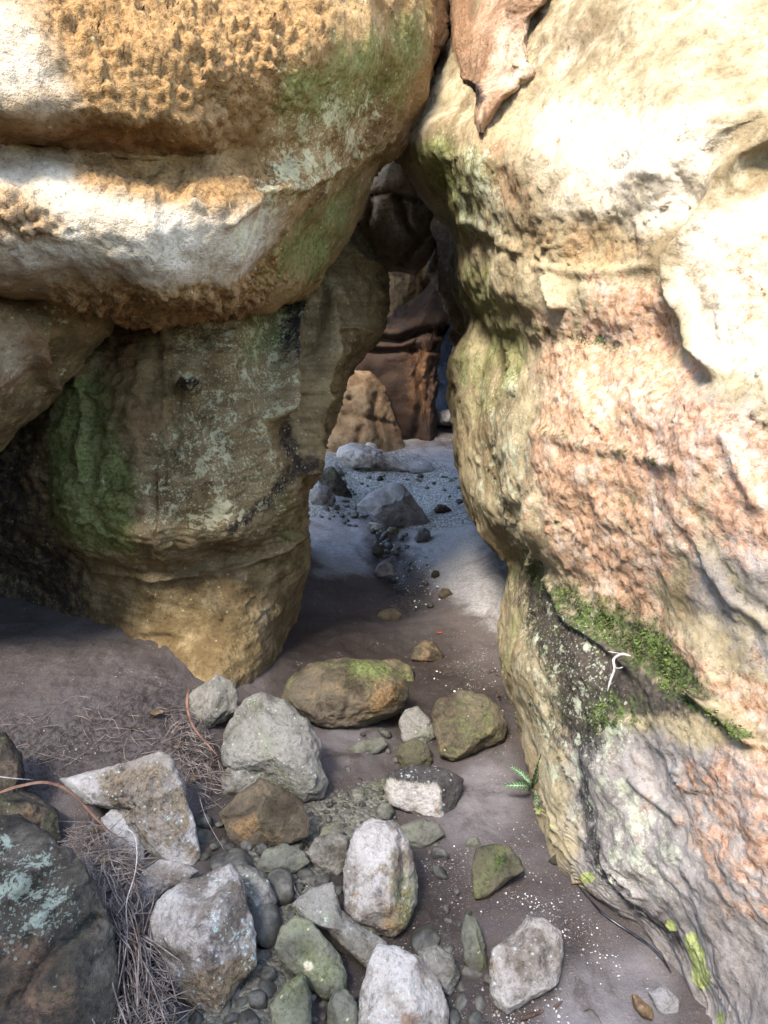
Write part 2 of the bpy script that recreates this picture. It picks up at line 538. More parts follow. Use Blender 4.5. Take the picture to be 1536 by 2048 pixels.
M_STRAW = plain_material("dry_straw", (0.095, 0.072, 0.058), (0.27, 0.215, 0.18), 25)
M_REED = plain_material("orange_reed", (0.085, 0.040, 0.024), (0.20, 0.105, 0.062), 18, 0.6)
M_TWIG = plain_material("bleached_twig", (0.27, 0.235, 0.20), (0.46, 0.42, 0.37), 60)
M_BARK = plain_material("dark_twig", (0.04, 0.024, 0.018), (0.09, 0.055, 0.04), 60)
M_MOSS = plain_material("moss_leaf", (0.030, 0.036, 0.012), (0.12, 0.155, 0.04), 22)
M_LEAF = plain_material("fern_leaf", (0.028, 0.065, 0.022), (0.07, 0.125, 0.04), 90, 0.45, 0.4)
M_VEIN = plain_material("leaf_vein", (0.22, 0.32, 0.18), (0.42, 0.50, 0.34), 90, 0.5)
M_SHELL = plain_material("shell_flake", (0.45, 0.41, 0.36), (0.70, 0.66, 0.60), 50, 0.5, 0.4)
M_RED = plain_material("red_leaf_skin", (0.30, 0.03, 0.02), (0.40, 0.06, 0.03), 60, 0.5)
M_BROWNLEAF = plain_material("brown_leaf_skin", (0.06, 0.038, 0.02), (0.17, 0.11, 0.055), 60, 0.6)
M_SEAM = plain_material("wet_black_seam", (0.010, 0.010, 0.012), (0.03, 0.03, 0.034), 60, 0.25, 0.5)

# ------------------------------------------------------------------ ground
def make_ground():
    def axis(lo, hi, core0, core1, n, m):
        core = np.linspace(core0, core1, n)
        a = core0 - np.geomspace(0.02, core0 - lo, m)[::-1]
        b = core1 + np.geomspace(0.02, hi - core1, m)
        return np.concatenate([a, core, b])
    xs = axis(-300, 300, -2.2, 1.9, 430, 34)
    ys = np.concatenate([1.0 - np.geomspace(0.02, 300, 34)[::-1], 1.0 + (np.linspace(0, 1, 560) ** 1.35) * 9.5, 10.5 + np.geomspace(0.03, 300, 34)])
    X, Y = np.meshgrid(xs, ys)
    Z = ground_h(X, Y)
    P = np.stack([X.ravel(), Y.ravel(), Z.ravel()], axis=1)
    px = to_px(P)
    front = (P - CAM) @ FV > 0.3
    soil = area(px, [(-200, 1400), (120, 1430), (330, 1330), (420, 1450), (450, 1560), (200, 1540), (-200, 1750)], 50) * front
    soil = np.maximum(soil, 0.45 * area(px, [(-200, 1270), (330, 1270), (420, 1450), (-200, 1520)], 40) * front)
    gravel = area(px, [(590, 940), (640, 870), (780, 890), (960, 960), (985, 1040), (870, 1060), (770, 1055), (700, 1030), (590, 1035)], 16) * front
    gravel = np.maximum(gravel, area(px, [(480, 1640), (640, 1600), (790, 1550), (790, 1640), (700, 1720), (640, 1760), (600, 1850), (560, 2100), (330, 2100), (420, 1960), (520, 1800)], 30) * front)
    wet = 0.9 * area(px, [(540, 1220), (640, 1230), (780, 1250), (880, 1270), (950, 1350), (1020, 1400), (1000, 1500), (880, 1500), (760, 1480), (560, 1500)], 50)  # damp passage mouth, plus painted shade of the rocks overhead
    for q in ([(830, 1690), (930, 1700), (930, 1900), (1000, 1920), (960, 2060), (860, 2060), (840, 1900)], [(1110, 1820), (1180, 1850), (1160, 1960), (1100, 1990)], [(640, 1480), (760, 1440), (780, 1510), (650, 1600)], [(900, 1560), (940, 1570), (930, 1640), (890, 1690)]):  # includes painted cast shadows right of the lone and the cream boulder
        wet = np.maximum(wet, 0.7 * area(px, q, 28))
    gul = line(px, [(780, 1050), (770, 1110), (800, 1160), (820, 1200)], 32)
    wet = np.maximum(wet, 0.5 * gul) * front
    skylit = area(px, [(600, 900), (780, 880), (940, 900), (1030, 1080), (1040, 1300), (970, 1240), (870, 1180), (830, 1110), (770, 1060), (740, 1080), (730, 1150), (640, 1150), (590, 1050)], 45) * front  # sky light on chamber floor and banks, painted as paler sand
    skylit = skylit * (1 - 0.8 * line(px, [(780, 1050), (770, 1110), (800, 1160), (820, 1200)], 26))
    wet = np.maximum(wet, 0.85 * area(px, [(430, 1560), (640, 1600), (720, 1650), (850, 1650), (900, 1760), (900, 1900), (960, 1960), (920, 2100), (480, 2100), (400, 1900), (400, 1700)], 50)) * front
    shell = 0.40 * area(px, [(850, 1250), (960, 1200), (1010, 1300), (1060, 1560), (1120, 1740), (1340, 1930), (1340, 2100), (700, 2100), (840, 1800), (800, 1560), (740, 1500), (880, 1420)], 60)
    shell = np.maximum(shell, 0.9 * area(px, [(1000, 1760), (1130, 1780), (1290, 1900), (1200, 1930), (1100, 1850), (990, 1830)], 40))
    shell = np.maximum(shell, 0.9 * area(px, [(960, 1990), (1130, 1960), (1180, 2060), (960, 2060)], 25))
    shell = np.maximum(shell, 0.8 * area(px, [(870, 1670), (960, 1690), (950, 1760), (860, 1740)], 25))
    shell = np.maximum(shell, 0.75 * area(px, [(890, 1290), (970, 1340), (960, 1400), (900, 1370)], 25))
    shell = np.maximum(shell, 0.9 * gul) * front
    damp = area(px, [(1130, 1930), (1300, 1900), (1340, 1950), (1320, 2100), (1090, 2100), (1080, 2040)], 40) + area(px, [(920, 1540), (1010, 1500), (1040, 1600), (1010, 1680), (900, 1680), (890, 1640)], 35)
    damp = np.maximum(damp, 0.6 * area(px, [(620, 1460), (770, 1440), (780, 1500), (640, 1600)], 25)) * front
    shell = shell * (1 - 0.7 * np.minimum(damp, 1))
    # crumbly soil, gravel and gully stand in relief
    P[:, 2] += soil * (0.018 * fbm(P, 22, 4, 0.6) + 0.006 * np.abs(fbm(P, 60, 2)))
    nearm = front * sstep(6.0, 3.5, P[:, 1])
    P[:, 2] += nearm * (0.010 * fbm(P, 4.0, 3, off=7) + 0.006 * fbm(P, 12.0, 3) + 0.0022 * fbm(P, 45, 2))
    P[:, 2] += gravel * 0.008 * np.abs(fbm(P, 45, 2))
    P[:, 2] -= gul * front * 0.05
    P[:, 2] += gul * front * 0.02 * fbm(P, 14, 3)
    me = raw_mesh("ground", P, grid_quads(len(ys), len(xs))[:, ::-1], dict(soil=soil, gravel=gravel, wet=wet, shell=shell, skylit=skylit, damp=damp), M_SAND)
    tag(link("ground", me), kind="structure")


make_ground()

# ------------------------------------------------------------------ great rock masses
def sheet(rows, nu, nv, flip=False, screen=True):
    S = loft(rows, nu, nv, screen)
    return S.reshape(-1, 3), grid_normals(S), nv, nu


def pits(P, mask, scale, depth, off=0.0):
    """Honeycomb weathering : rounded hollows with thin walls between them."""
    q = P + 0.012 * np.stack([perlin(P * 40 + s) for s in (0, 9, 21)], axis=1)
    f1, f2 = worley(q, scale, off)
    return -mask * depth * (1 - sstep(0.12, 0.62, f1)) + mask * depth * 0.5 * (1 - sstep(0.0, 0.25, f2 - f1))


def overhanging_boulder():
    R = [
        [(-500, -220, 4.4), (-150, -220, 4.4), (150, -220, 4.5), (400, -200, 4.6), (600, -180, 4.7), (800, -160, 4.8), (950, -120, 5.0), (960, 0, 5.3)],
        [(-500, -560, 2.9), (-150, -560, 2.9), (150, -560, 3.0), (400, -540, 3.2), (600, -520, 3.4), (800, -430, 3.6), (940, -360, 4.0), (930, -320, 5.2)],
        [(-500, -300, 2.2), (-150, -300, 2.2), (150, -300, 2.35), (400, -300, 2.5), (600, -300, 2.7), (800, -250, 3.0), (922, -200, 3.5), (905, -150, 4.6)],
        [(-500, 0, 1.95), (-150, 0, 1.87), (150, 0, 2.02), (400, 0, 2.22), (600, 0, 2.47), (780, 0, 2.82), (900, 0, 3.35), (885, 0, 4.5)],
        [(-500, 140, 1.9), (-150, 140, 1.80), (120, 140, 1.95), (380, 140, 2.12), (580, 140, 2.38), (755, 130, 2.75), (868, 120, 3.3), (850, 110, 4.4)],
        [(-500, 235, 1.92), (-150, 230, 1.84), (120, 225, 1.97), (360, 235, 2.13), (560, 220, 2.42), (725, 210, 2.8), (828, 210, 3.3), (810, 200, 4.4)],
        [(-500, 300, 2.1), (-150, 295, 2.05), (100, 292, 2.15), (340, 318, 2.32), (520, 310, 2.52), (685, 285, 2.85), (795, 290, 3.35), (770, 280, 4.4)],
        [(-500, 365, 1.97), (-150, 370, 1.92), (90, 375, 2.01), (320, 400, 2.15), (500, 390, 2.38), (645, 365, 2.8), (735, 352, 3.35), (710, 340, 4.4)],
        [(-500, 470, 1.99), (-150, 470, 1.93), (80, 470, 2.02), (300, 490, 2.14), (470, 480, 2.4), (610, 455, 2.85), (696, 460, 3.4), (660, 440, 4.4)],
        [(-500, 550, 2.13), (-150, 550, 2.10), (80, 565, 2.20), (300, 590, 2.28), (460, 580, 2.53), (580, 555, 2.95), (638, 545, 3.4), (600, 520, 4.3)],
        [(-500, 590, 2.5), (-150, 590, 2.4), (90, 602, 2.45), (300, 626, 2.5), (450, 612, 2.75), (560, 592, 3.1), (596, 585, 3.5), (570, 560, 4.3)],
        [(-500, 560, 3.6), (-150, 560, 3.5), (100, 570, 3.5), (300, 600, 3.4), (450, 590, 3.5), (550, 580, 3.6), (580, 572, 3.9), (560, 560, 4.3)],
    ]
    P, N, nv, nu = sheet(R, 430, 470)
    px = to_px(P)
    och = area(px, [(60, 20), (420, -60), (640, 20), (620, 190), (520, 240), (350, 250), (180, 215), (150, 120)], 90)
    och = np.maximum(och, 0.85 * area(px, [(130, 320), (260, 340), (420, 360), (590, 290), (600, 350), (430, 420), (300, 400), (170, 370)], 40))
    och = np.maximum(och, 0.75 * area(px, [(-100, 350), (60, 360), (130, 440), (120, 500), (-100, 480)], 45))
    och = np.maximum(och, area(px, [(100, 585), (240, 588), (330, 580), (520, 540), (580, 470), (570, 560), (480, 618), (300, 632), (150, 630)], 16))
    band = area(px, [(-500, 225), (180, 235), (420, 270), (560, 300), (420, 330), (240, 310), (-500, 290)], 22)
    grn = 0.75 * area(px, [(560, 120), (700, 60), (850, 0), (880, 80), (820, 220), (700, 260), (560, 290)], 60)
    grn = np.maximum(grn, 0.7 * area(px, [(600, 440), (740, 330), (700, 470), (640, 560), (520, 590), (520, 560)], 30))
    lic = 0.85 * area(px, [(540, 230), (680, 180), (800, 170), (770, 300), (700, 380), (600, 420), (500, 520), (400, 540), (330, 500), (520, 400)], 60)
    pal = 1.0 * area(px, [(-500, 320), (100, 320), (300, 400), (480, 420), (560, 440), (480, 540), (200, 560), (-500, 540)], 70)  # lower bulge whitened to paint in its blown-out light
    pal = np.maximum(pal, 0.45 * area(px, [(-500, -100), (120, -100), (180, 230), (-500, 230)], 110))
    rust = 0.7 * area(px, [(-500, 240), (150, 245), (320, 275), (300, 310), (100, 292), (-500, 282)], 14)
    rust = np.maximum(rust, 0.75 * line(px, [(905, 0), (870, 110), (830, 200), (795, 280)], 22))
    d = 0.05 * fbm(P, 1.7, 3) + 0.020 * fbm(P, 5.5, 3) + 0.006 * fbm(P, 22, 3) + 0.0018 * fbm(P, 90, 2)
    d += pits(P, och * sstep(-0.45, 0.15, fbm(P, 7, 2)), 18, 0.028) + pits(P, och, 42, 0.011, 5.0)
    d += 0.010 * band * fbm(P * np.array([1, 1, 9.0]), 3, 3)
    d -= 0.022 * cracks(P * np.array([1, 1, 2.2]), 1.8, 0.016, 4.0) + 0.008 * cracks(P, 5.0, 0.03, 9.0)
    d -= 0.05 * line(px, [(560, 270), (500, 320), (430, 335), (340, 322), (230, 305)], 13) * 0.4
    d -= 0.025 * line(px, [(440, 440), (500, 400), (540, 380), (610, 375), (690, 330)], 8)
    P = P + N * d[:, None]
    me = raw_mesh("overhanging_boulder", P, grid_quads(nv, nu), dict(ochre=och, algae=grn, lichen=lic, pale=pal, rust=rust), M_LEFT)
    return tag(link("overhanging_boulder", me), "huge tan boulder pitted with ochre honeycomb hollows, overhanging the mossy block", "boulder")


def left_block():
    R = [
        [(-300, 540, 3.6), (0, 540, 3.5), (150, 540, 3.3), (300, 540, 3.2), (450, 530, 3.3), (570, 500, 3.7), (640, 480, 3.9), (690, 440, 4.3), (670, 430, 5.3)],
        [(-300, 640, 3.7), (0, 640, 3.6), (160, 640, 3.3), (300, 640, 3.12), (450, 630, 3.2), (575, 610, 3.6), (665, 590, 3.75), (754, 560, 4.2), (735, 540, 5.3)],
        [(-300, 720, 3.8), (0, 720, 3.6), (160, 720, 3.2), (310, 710, 3.02), (450, 700, 3.1), (560, 690, 3.5), (650, 670, 3.65), (754, 645, 4.15), (735, 630, 5.2)],
        [(-300, 820, 3.8), (0, 820, 3.6), (160, 820, 3.15), (310, 800, 2.97), (450, 790, 3.05), (560, 780, 3.35), (630, 770, 3.55), (698, 742, 4.1), (680, 720, 5.1)],
        [(-300, 920, 3.8), (0, 920, 3.55), (170, 910, 3.12), (320, 890, 2.95), (450, 880, 3.02), (550, 870, 3.25), (610, 860, 3.5), (655, 855, 3.95), (640, 830, 5.0)],
        [(-300, 1010, 3.8), (0, 1000, 3.6), (180, 1000, 3.12), (330, 990, 2.95), (450, 980, 3.02), (540, 965, 3.2), (590, 955, 3.45), (632, 935, 3.85), (620, 920, 5.0)],
        [(-300, 1085, 3.9), (0, 1075, 3.7), (180, 1085, 3.2), (330, 1098, 3.02), (450, 1080, 3.08), (530, 1055, 3.25), (580, 1030, 3.48), (610, 1003, 3.8), (600, 1000, 5.0)],
        [(-300, 1125, 4.0), (0, 1115, 3.85), (180, 1125, 3.42), (330, 1134, 3.22), (450, 1114, 3.28), (535, 1082, 3.42), (580, 1058, 3.6), (612, 1035, 3.85), (600, 1020, 5.0)],
        [(-300, 1190, 4.0), (0, 1180, 3.9), (180, 1190, 3.52), (330, 1190, 3.30), (440, 1180, 3.26), (520, 1160, 3.40), (570, 1150, 3.56), (613, 1120, 3.9), (600, 1110, 5.0)],
        [(-300, 1280, 4.0), (0, 1270, 3.9), (180, 1270, 3.55), (330, 1270, 3.30), (430, 1270, 3.22), (500, 1260, 3.32), (545, 1250, 3.47), (590, 1220, 3.85), (580, 1210, 5.0)],
        [(-300, 1360, 4.0), (0, 1350, 3.8), (200, 1350, 3.5), (340, 1350, 3.22), (420, 1370, 3.10), (480, 1370, 3.2), (520, 1370, 3.35), (560, 1340, 3.7), (550, 1330, 5.0)],
        [(-300, 1500, 4.0), (0, 1500, 3.8), (200, 1490, 3.5), (340, 1490, 3.25), (420, 1500, 3.12), (470, 1500, 3.2), (500, 1500, 3.3), (540, 1480, 3.7), (540, 1460, 5.0)],
    ]
    P, N, nv, nu = sheet(R, 400, 440)
    px = to_px(P)
    grn = 1.1 * area(px, [(130, 760), (200, 740), (235, 900), (270, 950), (275, 1110), (200, 1105), (90, 1060), (100, 900)], 35)
    grn = np.maximum(grn, 0.8 * area(px, [(480, 620), (580, 610), (560, 700), (480, 730)], 25))
    grn = np.maximum(grn, 0.45 * area(px, [(540, 980), (610, 980), (610, 1150), (540, 1150)], 30))
    blk = 0.55 * area(px, [(-300, 900), (60, 900), (90, 1060), (180, 1120), (180, 1290), (-300, 1300)], 60)  # shade of the deep left recess painted black
    blk = np.maximum(blk, 0.7 * line(px, [(590, 600), (560, 680), (570, 760)], 14))  # shade inside the upright groove painted black as well
    blk = np.maximum(blk, 0.6 * line(px, [(580, 790), (590, 930), (530, 1010), (460, 1060)], 14))
    rust = 0.7 * area(px, [(190, 640), (290, 640), (270, 760), (200, 740)], 30)
    rust = np.maximum(rust, 0.5 * area(px, [(180, 780), (350, 770), (350, 900), (200, 900)], 50))
    lic = 0.62 * area(px, [(290, 610), (580, 600), (590, 900), (560, 1040), (430, 1070), (260, 1060), (250, 930), (340, 800)], 50)
    d = 0.045 * fbm(P, 1.6, 3, off=3) + 0.022 * fbm(P, 5, 3, off=3) + 0.009 * fbm(P, 18, 3) + 0.003 * fbm(P, 70, 2)
    d += 0.022 * (np.abs(fbm(P * np.array([1.6, 1.6, 0.9]), 3.5, 3, off=6)) - 0.25)
    d += 0.007 * fbm(P * np.array([1, 1, 7.0]), 5, 3)
    for ln, w, dep in (
        ([(600, 580), (570, 680), (556, 790), (545, 830)], 13, 0.16), ([(660, 590), (655, 700), (620, 850), (600, 940)], 9, 0.11),
        ([(720, 660), (690, 655), (660, 660)], 5, 0.03), ([(326, 640), (330, 780), (322, 830)], 4, 0.02),
        ([(364, 800), (366, 860), (356, 940)], 3, 0.02), ([(168, 700), (165, 860), (170, 960)], 5, 0.035),
        ([(315, 930), (320, 1060)], 4, 0.03), ([(366, 778), (376, 786), (390, 776)], 11, 0.15), ([(415, 1150), (420, 1200), (440, 1235)], 6, 0.04),
        ([(600, 1070), (540, 1105), (480, 1135), (420, 1150), (300, 1150), (190, 1140)], 7, 0.035), ([(690, 520), (745, 545)], 5, 0.05),
        ([(270, 1265), (350, 1260)], 8, 0.03)):
        d -= dep * line(px, ln, w)
    d *= 1 - 0.5 * sstep(1120, 1180, px[:, 1])
    d -= (1 - 0.8 * sstep(1120, 1180, px[:, 1])) * 0.025 * cracks(P * np.array([1, 1, 1.6]), 1.7, 0.015, 14.0) + 0.009 * cracks(P, 5.0, 0.03, 19.0)
    blk = np.maximum(blk, 0.8 * line(px, [(366, 778), (376, 786), (390, 776)], 12))  # small hole painted dark for the shade inside it
    d += 0.05 * area(px, [(610, 600), (650, 600), (640, 760), (600, 880), (575, 900), (575, 760)], 45)
    P = P + N * d[:, None]
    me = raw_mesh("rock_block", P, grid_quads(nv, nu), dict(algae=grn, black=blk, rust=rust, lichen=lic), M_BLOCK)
    return tag(link("rock_block", me), "tall rounded brown rock block with green algae and pale lichen under the overhanging boulder", "rock")


def side_rock():
    R = [
        [(-500, 520, 2.3), (-80, 520, 2.4), (110, 545, 2.6), (225, 590, 2.95), (225, 600, 3.8)],
        [(-500, 640, 2.2), (-90, 640, 2.3), (80, 640, 2.5), (215, 645, 2.95), (200, 640, 3.8)],
        [(-500, 720, 2.2), (-110, 720, 2.3), (40, 715, 2.5), (150, 718, 2.9), (135, 710, 3.8)],
        [(-500, 800, 2.25), (-140, 800, 2.35), (-10, 800, 2.52), (82, 802, 2.9), (70, 790, 3.8)],
        [(-500, 900, 2.35), (-190, 890, 2.45), (-80, 885, 2.6), (0, 890, 2.92), (-10, 880, 3.8)],
        [(-500, 1000, 2.5), (-260, 1000, 2.65), (-160, 990, 2.8), (-90, 980, 3.0), (-95, 970, 3.8)],
        [(-500, 1300, 2.6), (-320, 1300, 2.8), (-240, 1300, 2.9), (-180, 1300, 3.1), (-160, 1300, 3.8)],
        [(-500, 1600, 2.6), (-320, 1600, 2.8), (-240, 1600, 2.9), (-180, 1600, 3.1), (-160, 1600, 3.8)],
    ]
    P, N, nv, nu = sheet(R, 200, 300)
    px = to_px(P)
    d = 0.05 * fbm(P, 2.2, 3, off=8) + 0.020 * fbm(P, 6, 3) + 0.007 * fbm(P, 20, 3) + 0.002 * fbm(P, 80, 2)
    d -= 0.06 * line(px, [(85, 640), (75, 700), (95, 760)], 10)
    P = P + N * d[:, None]
    pal = 0.55 * area(px, [(-300, 640), (60, 650), (60, 760), (-300, 900)], 50)
    rust = 0.6 * area(px, [(-300, 600), (90, 640), (130, 700), (40, 800), (-300, 850)], 40)
    lic = 0.3 * np.ones(len(P))
    me = raw_mesh("rock_shoulder", P, grid_quads(nv, nu), dict(pale=pal, rust=rust, lichen=lic), M_BLOCK)
    tag(link("rock_shoulder", me), "slanting tan rock shoulder jutting out under the overhanging boulder, beside the algae green face", "rock")


def right_wall():
    R = [
        [(1000, 0, 5.6), (960, -150, 5.2), (1000, -180, 5.0), (1100, -200, 4.8), (1250, -200, 4.7), (1400, -200, 4.6), (1600, -200, 4.5), (2300, -200, 4.4)],
        [(970, -360, 5.2), (940, -340, 4.1), (1000, -400, 3.7), (1100, -430, 3.4), (1250, -430, 3.1), (1400, -450, 2.9), (1600, -450, 2.7), (2300, -450, 2.6)],
        [(950, -200, 4.8), (925, -200, 3.7), (990, -230, 3.3), (1090, -250, 3.0), (1220, -250, 2.75), (1380, -250, 2.5), (1560, -250, 2.3), (2200, -250, 2.2)],
        [(945, 0, 4.6), (915, 0, 3.5), (970, 0, 3.1), (1080, 0, 2.8), (1210, 0, 2.5), (1360, 0, 2.25), (1540, 0, 2.05), (2200, 0, 1.9)],
        [(920, 120, 4.6), (888, 120, 3.5), (950, 125, 3.05), (1070, 130, 2.7), (1200, 130, 2.4), (1350, 130, 2.12), (1540, 130, 1.9), (2200, 130, 1.8)],
        [(880, 210, 4.6), (848, 210, 3.5), (930, 215, 3.0), (1050, 220, 2.62), (1190, 230, 2.3), (1330, 230, 2.02), (1530, 230, 1.85), (2200, 230, 1.75)],
        [(840, 300, 4.6), (808, 290, 3.5), (900, 300, 2.98), (1030, 310, 2.58), (1180, 320, 2.25), (1320, 320, 2.0), (1500, 310, 1.92), (2200, 310, 1.75)],
        [(880, 400, 4.6), (852, 393, 3.55), (930, 400, 3.0), (1040, 410, 2.6), (1170, 420, 2.3), (1310, 420, 2.06), (1480, 400, 1.88), (2200, 390, 1.7)],
        [(930, 485, 4.7), (905, 485, 3.65), (960, 490, 3.08), (1050, 500, 2.66), (1170, 500, 2.35), (1320, 500, 2.07), (1490, 490, 1.82), (2200, 480, 1.65)],
        [(940, 580, 4.7), (918, 585, 3.65), (970, 590, 3.05), (1060, 600, 2.62), (1180, 600, 2.33), (1330, 600, 2.04), (1500, 590, 1.78), (2200, 580, 1.6)],
        [(960, 650, 4.7), (942, 650, 3.75), (990, 660, 3.2), (1070, 670, 2.7), (1190, 680, 2.36), (1340, 690, 2.05), (1510, 690, 1.76), (2200, 690, 1.6)],
        [(940, 740, 4.7), (918, 740, 3.75), (980, 740, 3.2), (1070, 745, 2.68), (1190, 750, 2.33), (1340, 760, 2.0), (1510, 760, 1.74), (2200, 760, 1.55)],
        [(940, 850, 4.8), (920, 850, 3.75), (975, 850, 3.15), (1060, 850, 2.62), (1180, 850, 2.28), (1330, 850, 1.97), (1510, 850, 1.72), (2200, 850, 1.5)],
        [(950, 940, 4.8), (930, 945, 3.75), (980, 950, 3.12), (1060, 960, 2.6), (1180, 960, 2.26), (1330, 960, 1.95), (1510, 960, 1.7), (2200, 960, 1.5)],
        [(990, 1060, 4.8), (966, 1060, 3.75), (1005, 1060, 3.12), (1080, 1070, 2.58), (1190, 1080, 2.25), (1340, 1090, 1.93), (1510, 1100, 1.69), (2200, 1100, 1.5)],
        [(1045, 1120, 4.8), (1020, 1115, 3.9), (1045, 1125, 3.3), (1100, 1145, 2.68), (1200, 1180, 2.31), (1350, 1220, 1.97), (1520, 1270, 1.7), (2200, 1270, 1.5)],
        [(1040, 1200, 4.7), (1018, 1190, 3.8), (1050, 1195, 3.15), (1115, 1225, 2.6), (1215, 1275, 2.24), (1355, 1330, 1.92), (1530, 1410, 1.66), (2200, 1410, 1.45)],
        [(1035, 1330, 4.3), (1013, 1320, 3.35), (1058, 1325, 2.75), (1135, 1345, 2.36), (1240, 1385, 2.07), (1370, 1430, 1.83), (1530, 1500, 1.62), (2200, 1500, 1.4)],
        [(1060, 1440, 4.0), (1036, 1440, 3.05), (1080, 1450, 2.6), (1160, 1460, 2.25), (1260, 1490, 2.0), (1390, 1530, 1.77), (1540, 1590, 1.6), (2200, 1600, 1.4)],
        [(1110, 1600, 3.6), (1086, 1600, 2.62), (1120, 1610, 2.35), (1190, 1620, 2.1), (1290, 1640, 1.9), (1410, 1670, 1.73), (1550, 1700, 1.58), (2200, 1700, 1.38)],
        [(1150, 1740, 3.4), (1130, 1740, 2.27), (1170, 1745, 2.12), (1230, 1750, 1.98), (1320, 1770, 1.82), (1430, 1790, 1.68), (1560, 1820, 1.56), (2200, 1820, 1.36)],
        [(1270, 1880, 3.2), (1262, 1880, 2.04), (1290, 1885, 1.95), (1330, 1890, 1.87), (1400, 1900, 1.76), (1480, 1920, 1.66), (1580, 1930, 1.55), (2200, 1930, 1.35)],
        [(1330, 2000, 3.0), (1325, 1995, 1.95), (1345, 2000, 1.88), (1375, 2005, 1.82), (1430, 2010, 1.74), (1500, 2020, 1.65), (1590, 2030, 1.55), (2200, 2030, 1.34)],
        [(1330, 2200, 3.0), (1325, 2200, 1.9), (1345, 2200, 1.84), (1375, 2200, 1.78), (1430, 2200, 1.7), (1500, 2200, 1.62), (1590, 2200, 1.53), (2200, 2200, 1.3)],
    ]
    P, N, nv, nu = sheet(R, 400, 640)
    px = to_px(P)
    org = area(px, [(1090, 640), (1180, 600), (1330, 640), (1390, 760), (1500, 820), (1600, 900), (1600, 1140), (1400, 1080), (1330, 1180), (1300, 1260), (1180, 1190), (1110, 1160), (1060, 940), (1070, 760)], 70) * 0.66
    org = np.maximum(org, 0.9 * area(px, [(1180, 560), (1300, 580), (1330, 700), (1230, 700)], 45))
    org = np.maximum(org, 0.6 * area(px, [(1400, 480), (1480, 440), (1600, 400), (1600, 720), (1470, 640), (1440, 540)], 25))
    org = np.maximum(org, 0.6 * area(px, [(1300, 1230), (1420, 1330), (1600, 1400), (1600, 1500), (1450, 1420), (1330, 1300)], 22))
    org = np.maximum(org, 0.45 * area(px, [(1330, 1480), (1600, 1520), (1600, 1950), (1480, 1850), (1340, 1650)], 50))
    ochr = 0.42 * area(px, [(960, 420), (1090, 420), (1240, 440), (1300, 500), (1200, 560), (1080, 540), (1000, 480)], 55)
    rst = 0.55 * area(px, [(930, 260), (1010, 240), (1090, 360), (1100, 430), (1000, 440), (940, 380)], 35)
    pal = 0.95 * area(px, [(1090, 230), (1250, 200), (1450, 260), (1370, 440), (1280, 470), (1120, 420)], 70)  # upper bulge whitened to paint in its glare
    pal = np.maximum(pal, 0.15 * area(px, [(1060, 60), (1700, -200), (1700, 260), (1450, 330), (1370, 440), (1280, 460), (1120, 400), (1060, 250)], 70))
    pal = np.maximum(pal, 0.8 * area(px, [(1380, 450), (1600, 330), (1600, 800), (1420, 740), (1350, 600)], 30))  # right edge whitened for blown-out light too
    gry = 0.6 * area(px, [(1330, 700), (1600, 720), (1600, 1400), (1380, 1240), (1250, 1040), (1240, 860)], 90)
    gry = np.maximum(gry, 1.0 * area(px, [(1130, 1480), (1300, 1450), (1600, 1560), (1600, 2100), (1330, 2100), (1140, 1740)], 50))
    grn = 0.75 * area(px, [(820, 290), (900, 260), (1000, 320), (960, 460), (900, 480), (850, 390)], 40)
    grn = np.maximum(grn, 0.6 * area(px, [(900, 500), (980, 520), (1060, 640), (1060, 760), (960, 860), (910, 850)], 40))
    grn = np.maximum(grn, 0.5 * area(px, [(1000, 1080), (1060, 1100), (1050, 1450), (1010, 1400)], 25))
    lic = 0.85 * area(px, [(890, 260), (980, 290), (1040, 480), (960, 520), (900, 420)], 35)
    lic = np.maximum(lic, 0.72 * area(px, [(930, 740), (1060, 740), (1090, 1100), (1010, 1120), (940, 1000)], 30))
    lic = np.maximum(lic, 0.75 * area(px, [(1030, 1170), (1190, 1220), (1250, 1380), (1250, 1560), (1330, 1620), (1350, 1850), (1200, 1800), (1090, 1560)], 35))
    blk = 0.95 * area(px, [(1045, 1150), (1100, 1160), (1190, 1250), (1290, 1340), (1400, 1400), (1330, 1430), (1230, 1430), (1190, 1520), (1130, 1480), (1120, 1340), (1050, 1210)], 40)
    blk = np.maximum(blk, 0.6 * line(px, [(1180, 1500), (1160, 1600), (1190, 1750), (1260, 1830), (1330, 1900)], 18))
    blk = np.maximum(blk, 0.4 * line(px, [(1100, 870), (1200, 890), (1290, 920), (1370, 935)], 9))
    blk = np.maximum(blk, 0.55 * line(px, [(1160, 665), (1240, 690)], 8))
    mos = 0.72 * area(px, [(1060, 1110), (1110, 1150), (1200, 1200), (1300, 1240), (1390, 1330), (1420, 1400), (1330, 1400), (1260, 1330), (1170, 1260), (1110, 1200), (1050, 1160)], 40)
    blk = np.maximum(blk, 0.62 * area(px, [(1060, 1110), (1110, 1150), (1200, 1200), (1300, 1240), (1390, 1330), (1420, 1400), (1330, 1400), (1260, 1330), (1170, 1260), (1110, 1200), (1050, 1160)], 30))
    mos = np.maximum(mos, 0.8 * line(px, [(1350, 1390), (1420, 1430), (1490, 1475)], 10))
    mos = np.maximum(mos, 0.62 * area(px, [(1170, 1390), (1260, 1370), (1290, 1440), (1180, 1500)], 40))
    mos = np.maximum(mos, 0.5 * line(px, [(1060, 655), (1110, 665), (1170, 680), (1240, 700)], 16))
    mos = np.maximum(mos, 0.36 * line(px, [(1035, 830), (1070, 860), (1140, 880), (1240, 905), (1360, 938)], 15))
    mos = np.maximum(mos, 0.35 * area(px, [(1060, 1200), (1120, 1200), (1150, 1480), (1100, 1480)], 25))
    lic = lic * (1 - 0.35 * np.minimum(blk, 1))
